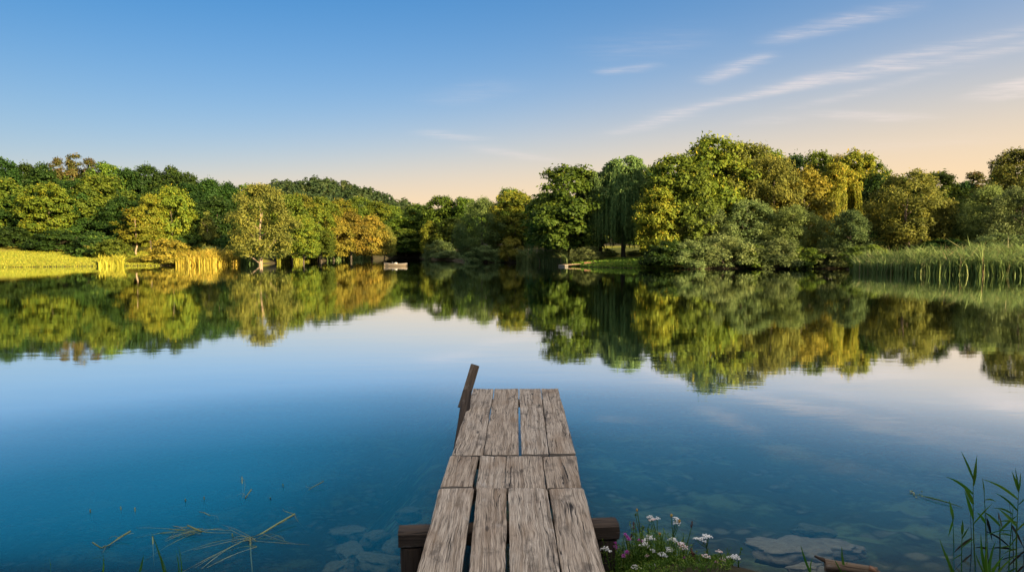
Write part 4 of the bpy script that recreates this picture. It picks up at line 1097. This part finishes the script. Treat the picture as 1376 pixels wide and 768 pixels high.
for i, (u0, v0, tu, tv, Y, sp_, lab) in enumerate([
        (1301, 768, 1304, 690, 4.7, [(.7, -22, 24, .016), (.5, -30, 26, .014)], 'dead black reed stem with drooping leaves below the tallest reed'),
        (1336, 768, 1326, 690, 4.6, [(.95, 12, 34, .012), (.6, -26, -4, .012), (.8, 40, 30, .009)], 'dead dark reed stem leaning between the green reeds'),
        (1340, 766, 1341, 686, 4.72, [(.98, 4, 30, .008), (.4, 30, -8, .009)], 'straight dark dead reed left of the bent reed'),
        (1362, 768, 1356, 672, 4.65, [(.5, -26, 4, .014), (.3, -18, 14, .016), (.75, 12, 30, .012)], 'dead dark reed close to the right photo edge'),
        (1372, 768, 1376, 720, 4.5, [(.8, -18, 30, .02), (.6, -20, 14, .02)], 'broken black reed clump at the right photo edge')]):
    reed_plant(u0, v0, Y, (tu, tv), sp_, lab, 20+i, 'dead reeds at the right edge', 'deadreed', .004)
def tuft(u, v, Y, blades, label, seed, group='grass blades at the bottom edge', mat='bladegreen'):
    rd = random.Random(seed); b0_ = at(u, v, Y); b0_.z = max(-.1, min(.1, hz(b0_.x, Y)))
    root = tag(empty('grass_tuft', b0_), label, 'grass tuft', group)
    for tu, tv, w in blades:
        e = at(tu, tv, Y+rd.uniform(-.05, .05))-b0_; a_ = Vector((rd.uniform(-.01, .01), 0, 0))
        g = Geo(); p = [a_.lerp(e, k/7)+Vector((0, .02, 0))*math.sin(math.pi*k/7) for k in range(8)]
        g.blade(p, [w, w, w, w*.95, w*.85, w*.65, w*.35, .0008], (1, rd.uniform(-.4, .4), 0), rd.uniform(.4, .85), .15)
        g.build('blade', M[mat], root)
tuft(1090, 790, 4.4, [(1076, 732, .016), (1092, 748, .010)], 'two green blades in front of the largest submerged stone', 1)
tuft(1136, 790, 4.4, [(1131, 733, .016), (1140, 752, .010), (1120, 748, .008)], 'green blades rising before the driftwood log', 2)
tuft(1290, 790, 4.45, [(1262, 722, .016), (1272, 742, .020)], 'broad green blades left of the reeds at the bottom', 3)
tuft(1330, 800, 4.4, [(1318, 716, .02), (1327, 728, .03), (1338, 726, .022), (1350, 745, .02), (1310, 740, .016), (1372, 740, .02)], 'thick clump of green blades under the reeds at the bottom', 4)
tuft(133, 800, 4.5, [(139, 746, .012)], 'single green blade below the floating twig at bottom left', 5)
tuft(178, 800, 4.5, [(193, 745, .018)], 'broad green blade, left of the taller pair at bottom left', 6)
tuft(226, 800, 4.5, [(203, 714, .012), (214, 742, .012)], 'tall green blade with a dry tip at bottom left', 7)
tuft(242, 800, 4.5, [(240, 733, .010), (236, 738, .008)], 'thin pale blade right of the tall one at bottom left', 8)
tuft(66, 800, 4.6, [(66, 750, .008)], 'faint thin blade farthest left at the bottom edge', 9)
# floating seed head sprig
sp0 = onz(1230, 664, .006); sp1 = onz(1296, 682, .006)
sg = tag(empty('floating_sprig', sp0), 'floating grass sprig with a small seed head left of the reeds', 'sprig')
g = Geo(); g.tube(curve((0, 0, 0), sp1-sp0, (0, 0, .01), 6), [.002, .0035, .006, .006, .005, .003, .001], 6, .6); g.build('stem', M['bladegreen'], sg, True)
g = Geo(); rd = random.Random(4)
for k in range(14): g.ball(((rd.uniform(-.05, .10)), rd.uniform(-.08, .08), rd.uniform(0, .012)), rd.uniform(.004, .009), 6, 4, .7, rd.uniform(.3, 1))
g.build('seed_head', M['weed'], sg)
# floating and submerged stems on the left
def weed(pts, r, label, shoots=(), seed=1, group='water weeds at bottom left', name='water_weed', z=.004):
    rd = random.Random(seed); P = [onz(u, v, zz) for u, v, zz in pts]; o0 = P[0]
    root = tag(empty(name, o0), label, 'water weed', group)
    g = Geo(); n = len(P); g.tube([p-o0 for p in P], [r*(1-.5*i/n) for i in range(n)], 6, .7, .3); g.build('stem', M['weed'], root, True)
    shoots = list(shoots)
    if len(shoots) > 5:
        cu, cv = pts[len(pts)//2][:2]
        for k in range(7):
            a = rd.choice([rd.uniform(2.5, 3.6), rd.uniform(2.2, 4.0), rd.uniform(-.5, .5)]); l = rd.uniform(22, 85)
            shoots.append([(cu+rd.uniform(-12, 14), cv+rd.uniform(-6, 8), .02), (cu+math.cos(a)*l, cv-math.sin(a)*l*.35+rd.uniform(-6, 12), rd.choice([.01, .01, -.03]))])
    for sh in shoots:
        Q = [onz(u, v, zz)-o0 for u, v, zz in sh]; bx_, by_ = rd.uniform(-.02, .02), rd.uniform(-.05, .07)
        m_ = [Q[0].lerp(Q[1], k/5)+Vector((bx_*math.sin(math.pi*k/5), by_*math.sin(math.pi*k/5), .012*math.sin(math.pi*k/5))) for k in range(6)] if len(Q) == 2 else Q
        g = Geo(); g.tube(m_, [r*(.36 if rd.random() < .4 else .2)*(1-.6*i/len(m_)) for i in range(len(m_))], 5, rd.uniform(.5, 1)); g.build('shoot', M['weed'], root, True)
    return root
z1, z2 = .012, -.04
weed([(396, 690, .05), (372, 704, .03), (352, 716, .02), (336, 722, .02), (337, 745, -.03), (339, 768, -.1)], .0075, 'thick pale stem of the floating weed with long trailing leaves', [
    [(336, 722, .02), (245, 768, z1)], [(336, 722, .02), (262, 762, z1)], [(336, 722, .02), (270, 764, z1)], [(345, 734, .02), (278, 762, z1)], [(332, 723, .02), (244, 742, z1)],
    [(345, 733, .02), (300, 742, z1)], [(352, 716, .02), (398, 730, z2)], [(372, 704, .03), (386, 698, .06)], [(396, 690, .05), (380, 683, .07)], [(396, 690, .05), (408, 708, z2)], [(336, 722, .02), (306, 708, z1)], [(362, 724, .01), (384, 728, .01)]], 1)
weed([(271, 714, .03), (262, 710, .05), (252, 705, .04)], .008, 'dark knot of floating weed left of the thick pale stem', [
    [(266, 712, .04), (222, 727, z1)], [(266, 712, .04), (230, 720, z1)], [(268, 713, .04), (196, 752, z1)], [(268, 713, .03), (310, 715, z1)], [(262, 710, .04), (312, 712, z1)], [(258, 708, .04), (226, 723, z1)], [(270, 714, .03), (300, 710, z1)]], 2)
weed([(176, 713, .05), (160, 722, .02), (146, 732, .01), (136, 736, .03), (124, 728, .06)], .007, 'forked floating twig farthest left in the water', [[(160, 722, .02), (146, 724, z1)], [(136, 736, .02), (138, 742, .0)], [(146, 732, .02), (180, 716, z1)]], 3)
weed([(435, 646, .04), (418, 655, .015), (406, 666, -.05)], .004, 'thin bent stem farthest right among the weeds', [[(418, 655, .015), (412, 652, .03)]], 4)
weed([(338, 657, .05), (330, 668, .01), (326, 676, -.1)], .005, 'short pale shoot slanting above the weed bed', [[(330, 668, .01), (318, 665, .03)], [(326, 668, .1), (324, 640, .12)]], 5)
weed([(282, 692, .05), (274, 688, .04), (268, 687, .03)], .004, 'small bent shoot above the dark knot of weed', [[(282, 692, .04), (292, 706, -.02)], [(288, 694, .08), (287, 706, -.05)]], 6)
for i, (u, v0, v1, lab) in enumerate([(121, 684, 700, 'faint underwater shoot farthest left'), (162, 680, 698, 'faint underwater shoot second from the left'), (181, 681, 702, 'pale underwater shoot right of the second one'),
        (249, 670, 682, 'short underwater shoot above the knot of weed'), (274, 667, 682, 'small pale shoot above and right of the knot'), (325, 640, 676, 'tallest underwater shoot in the weed bed'),
        (380, 650, 662, 'short shoot left of the thin bent stem'), (363, 668, 671, 'tiny pale floating fragment near the bent stem'), (312, 716, 732, 'curled pale shoot beside the trailing leaves'), (205, 720, 760, 'long faint shoot behind the green blades')]):
    weed([(u, v0, .03), (u+1, (v0+v1)/2, -.03), (u+2, v1, -.12)], .0045, lab, [], 30+i, 'underwater shoots at bottom left', 'water_shoot')

# ------------------------------------------------------------------ sun, sky
EXPO = 2.05
SUN_AZ, SUN_EL = R(134), R(14.5)          # azimuth clockwise from the view direction
sun = bpy.data.lights.new('sun', 'SUN'); so = bpy.data.objects.new('sun', sun); COL.objects.link(so)
sd = Vector((math.sin(SUN_AZ)*math.cos(SUN_EL), math.cos(SUN_AZ)*math.cos(SUN_EL), math.sin(SUN_EL)))
so.rotation_euler = (-sd).to_track_quat('-Z', 'Y').to_euler(); so.location = sd*300
sun.energy = 5.0; sun.angle = R(.6); sun.color = (1.0, .76, .42)
w = bpy.data.worlds.new('World'); sc.world = w; w.use_nodes = True
t = NT(w.node_tree)
sky = t.n('TexSky', sky_type='NISHITA', sun_disc=False, sun_elevation=SUN_EL, sun_rotation=SUN_AZ, air_density=1.0, dust_density=3.5, ozone_density=3.5, altitude=100)
d = t.n('TexCoord').outputs['Generated']
sx = t.n('SeparateXYZ', inp={0: d})
zc = t.math('MAXIMUM', sx.outputs[2], .015)
px_, py_ = t.math('DIVIDE', sx.outputs[0], zc), t.math('DIVIDE', sx.outputs[1], zc)
# cirrus layer one unit overhead: streaks between points given as view directions
warpv = t.n('CombineXYZ', inp={0: px_, 1: py_}).outputs[0]
wn = t.n('TexNoise', inp={'Vector': warpv, 'Scale': 1.1, 'Detail': 4, 'Roughness': .55})
wsep = t.n('SeparateColor', inp={0: wn.outputs['Color']})
pxw = t.math('ADD', px_, t.math('MULTIPLY', t.math('SUBTRACT', wsep.outputs[0], .5), .38))
pyw = t.math('ADD', py_, t.math('MULTIPLY', t.math('SUBTRACT', wsep.outputs[1], .5), .38))
def sk(u, v): q = ray(u, v); return q.x/q.z, q.y/q.z
streaks = [((945, 112), (1032, 76), .055, .8), ((1030, 62), (1230, 4), .05, .65), ((820, 182), (955, 138), .08, .60), ((930, 144), (1400, 58), .07, .8), ((1000, 128), (1400, 34), .07, .62), ((1060, 150), (1300, 90), .06, .3),
           ((800, 100), (890, 88), .055, .5), ((780, 70), (960, 50), .14, .14), ((1090, 153), (1248, 160), .09, .65), ((1310, 124), (1376, 132), .09, .65), ((1366, 108), (1420, 120), .10, .95),
           ((560, 176), (650, 188), .10, .45), ((630, 196), (745, 217), .13, .40), ((588, 140), (690, 108), .12, .16), ((1000, 160), (1070, 165), .12, .25), ((1050, 205), (1376, 185), .30, .2)]
tot = None
fib = t.noise(t.mapping(warpv, (2.2, 9.0, 1), rot=(0, 0, R(-42))), 1.0, 5, .6)
fib2 = t.noise(t.mapping(warpv, (5.5, 26.0, 1), rot=(0, 0, R(-46))), 1.0, 5, .65, .6)
fibm = t.math('ADD', t.math('MULTIPLY', t.sstep(fib, .28, .75), .62), t.math('MULTIPLY_ADD', t.sstep(fib2, .38, .72), .5, .16))
for (a, b, wd, st_) in streaks:
    ax, ay = sk(*a); bx, by = sk(*b); L = math.hypot(bx-ax, by-ay); ux, uy = (bx-ax)/L, (by-ay)/L
    rx, ry = t.math('SUBTRACT', pxw, ax), t.math('SUBTRACT', pyw, ay)
    al = t.math('ADD', t.math('MULTIPLY', rx, ux), t.math('MULTIPLY', ry, uy))
    ac = t.math('ABSOLUTE', t.math('ADD', t.math('MULTIPLY', rx, -uy), t.math('MULTIPLY', ry, ux)))
    m1 = t.math('POWER', 2.718, t.math('MULTIPLY', t.math('MULTIPLY', ac, ac), -1.0/(wd*1.55)**2))
    e1 = t.math('MULTIPLY', t.sstep(al, -.15*L, .3*L), t.math('SUBTRACT', 1.0, t.sstep(al, .65*L, 1.2*L)))
    v_ = t.math('MULTIPLY', t.math('MULTIPLY', m1, e1), st_)
    tot = v_ if tot is None else t.math('ADD', tot, v_)
cl = t.math('MULTIPLY', t.math('MULTIPLY', tot, fibm), 1.25, clamp=True)
cl = t.math('MULTIPLY', cl, t.sstep(sx.outputs[2], .02, .08))
sinaz_x = t.math('DIVIDE', sx.outputs[0], t.math('SQRT', t.math('ADD', t.math('MULTIPLY', sx.outputs[0], sx.outputs[0]), t.math('ADD', t.math('MULTIPLY', sx.outputs[1], sx.outputs[1]), 1e-6))))
hs = t.n('HueSaturation', inp={'Color': sky.outputs[0], 'Saturation': 1.42, 'Value': t.math('MULTIPLY_ADD', sinaz_x, .13, .385)})
# evening air: the sky pales towards the horizon and warms low down, more so on the sun's side
el = t.math('MULTIPLY', t.math('ARCSINE', t.math('MAXIMUM', sx.outputs[2], 0.0)), 57.2958)
hl_ = t.math('SQRT', t.math('ADD', t.math('MULTIPLY', sx.outputs[0], sx.outputs[0]), t.math('ADD', t.math('MULTIPLY', sx.outputs[1], sx.outputs[1]), 1e-6)))
sside = t.math('DIVIDE', t.math('ADD', t.math('MULTIPLY', sx.outputs[0], math.sin(SUN_AZ)), t.math('MULTIPLY', sx.outputs[1], math.cos(SUN_AZ))), hl_)
KS = 1/(.12*2**EXPO)
def rad(c): return tuple(x*KS for x in c)
a1 = t.math('MULTIPLY', t.math('POWER', 2.718, t.math('DIVIDE', t.math('MULTIPLY', el, -1.0), t.math('MULTIPLY_ADD', sinaz_x, 2.6, 9.8))), .98)
c1 = t.mix(a1, hs.outputs[0], rad((.74, .78, .84)))
sig = t.math('MULTIPLY_ADD', sinaz_x, 5.4, 7.0)
q_ = t.math('DIVIDE', el, t.math('MAXIMUM', sig, 2.5))
a2 = t.math('MINIMUM', t.math('MULTIPLY', t.math('POWER', 2.718, t.math('MULTIPLY', t.math('MULTIPLY', q_, q_), -1.0)), 1.25), .96)
c2 = t.mix(a2, c1, rad((1.0, .74, .46)))
# bright sky added out of view overhead and behind, lifts the ambient fill
sky_fill = t.math('MULTIPLY', t.sstep(el, 30.0, 52.0), t.math('MULTIPLY_ADD', t.noise(t.mapping(warpv, (.9, 2.2, 1), rot=(0, 0, R(-42))), 1.0, 4), .7, .35), clamp=True)
c2 = t.mix(sky_fill, c2, rad((2.2, 1.98, 1.75)))
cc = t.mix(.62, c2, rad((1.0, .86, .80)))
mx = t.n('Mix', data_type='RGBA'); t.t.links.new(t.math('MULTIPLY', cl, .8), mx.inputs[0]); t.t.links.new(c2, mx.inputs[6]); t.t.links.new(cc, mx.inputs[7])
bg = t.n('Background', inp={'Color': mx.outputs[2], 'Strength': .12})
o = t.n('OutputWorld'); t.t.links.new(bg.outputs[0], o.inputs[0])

# ------------------------------------------------------------------ render
sc.view_settings.view_transform = 'Standard'; sc.view_settings.look = 'None'; sc.view_settings.gamma = 1
sc.view_settings.exposure = EXPO
sc.render.engine = 'CYCLES'
cy = sc.cycles
cy.max_bounces = 7; cy.diffuse_bounces = 4; cy.glossy_bounces = 3; cy.transmission_bounces = 4; cy.transparent_max_bounces = 8
cy.caustics_reflective = False; cy.caustics_refractive = False
cy.sample_clamp_indirect = 6
cy.use_denoising = True
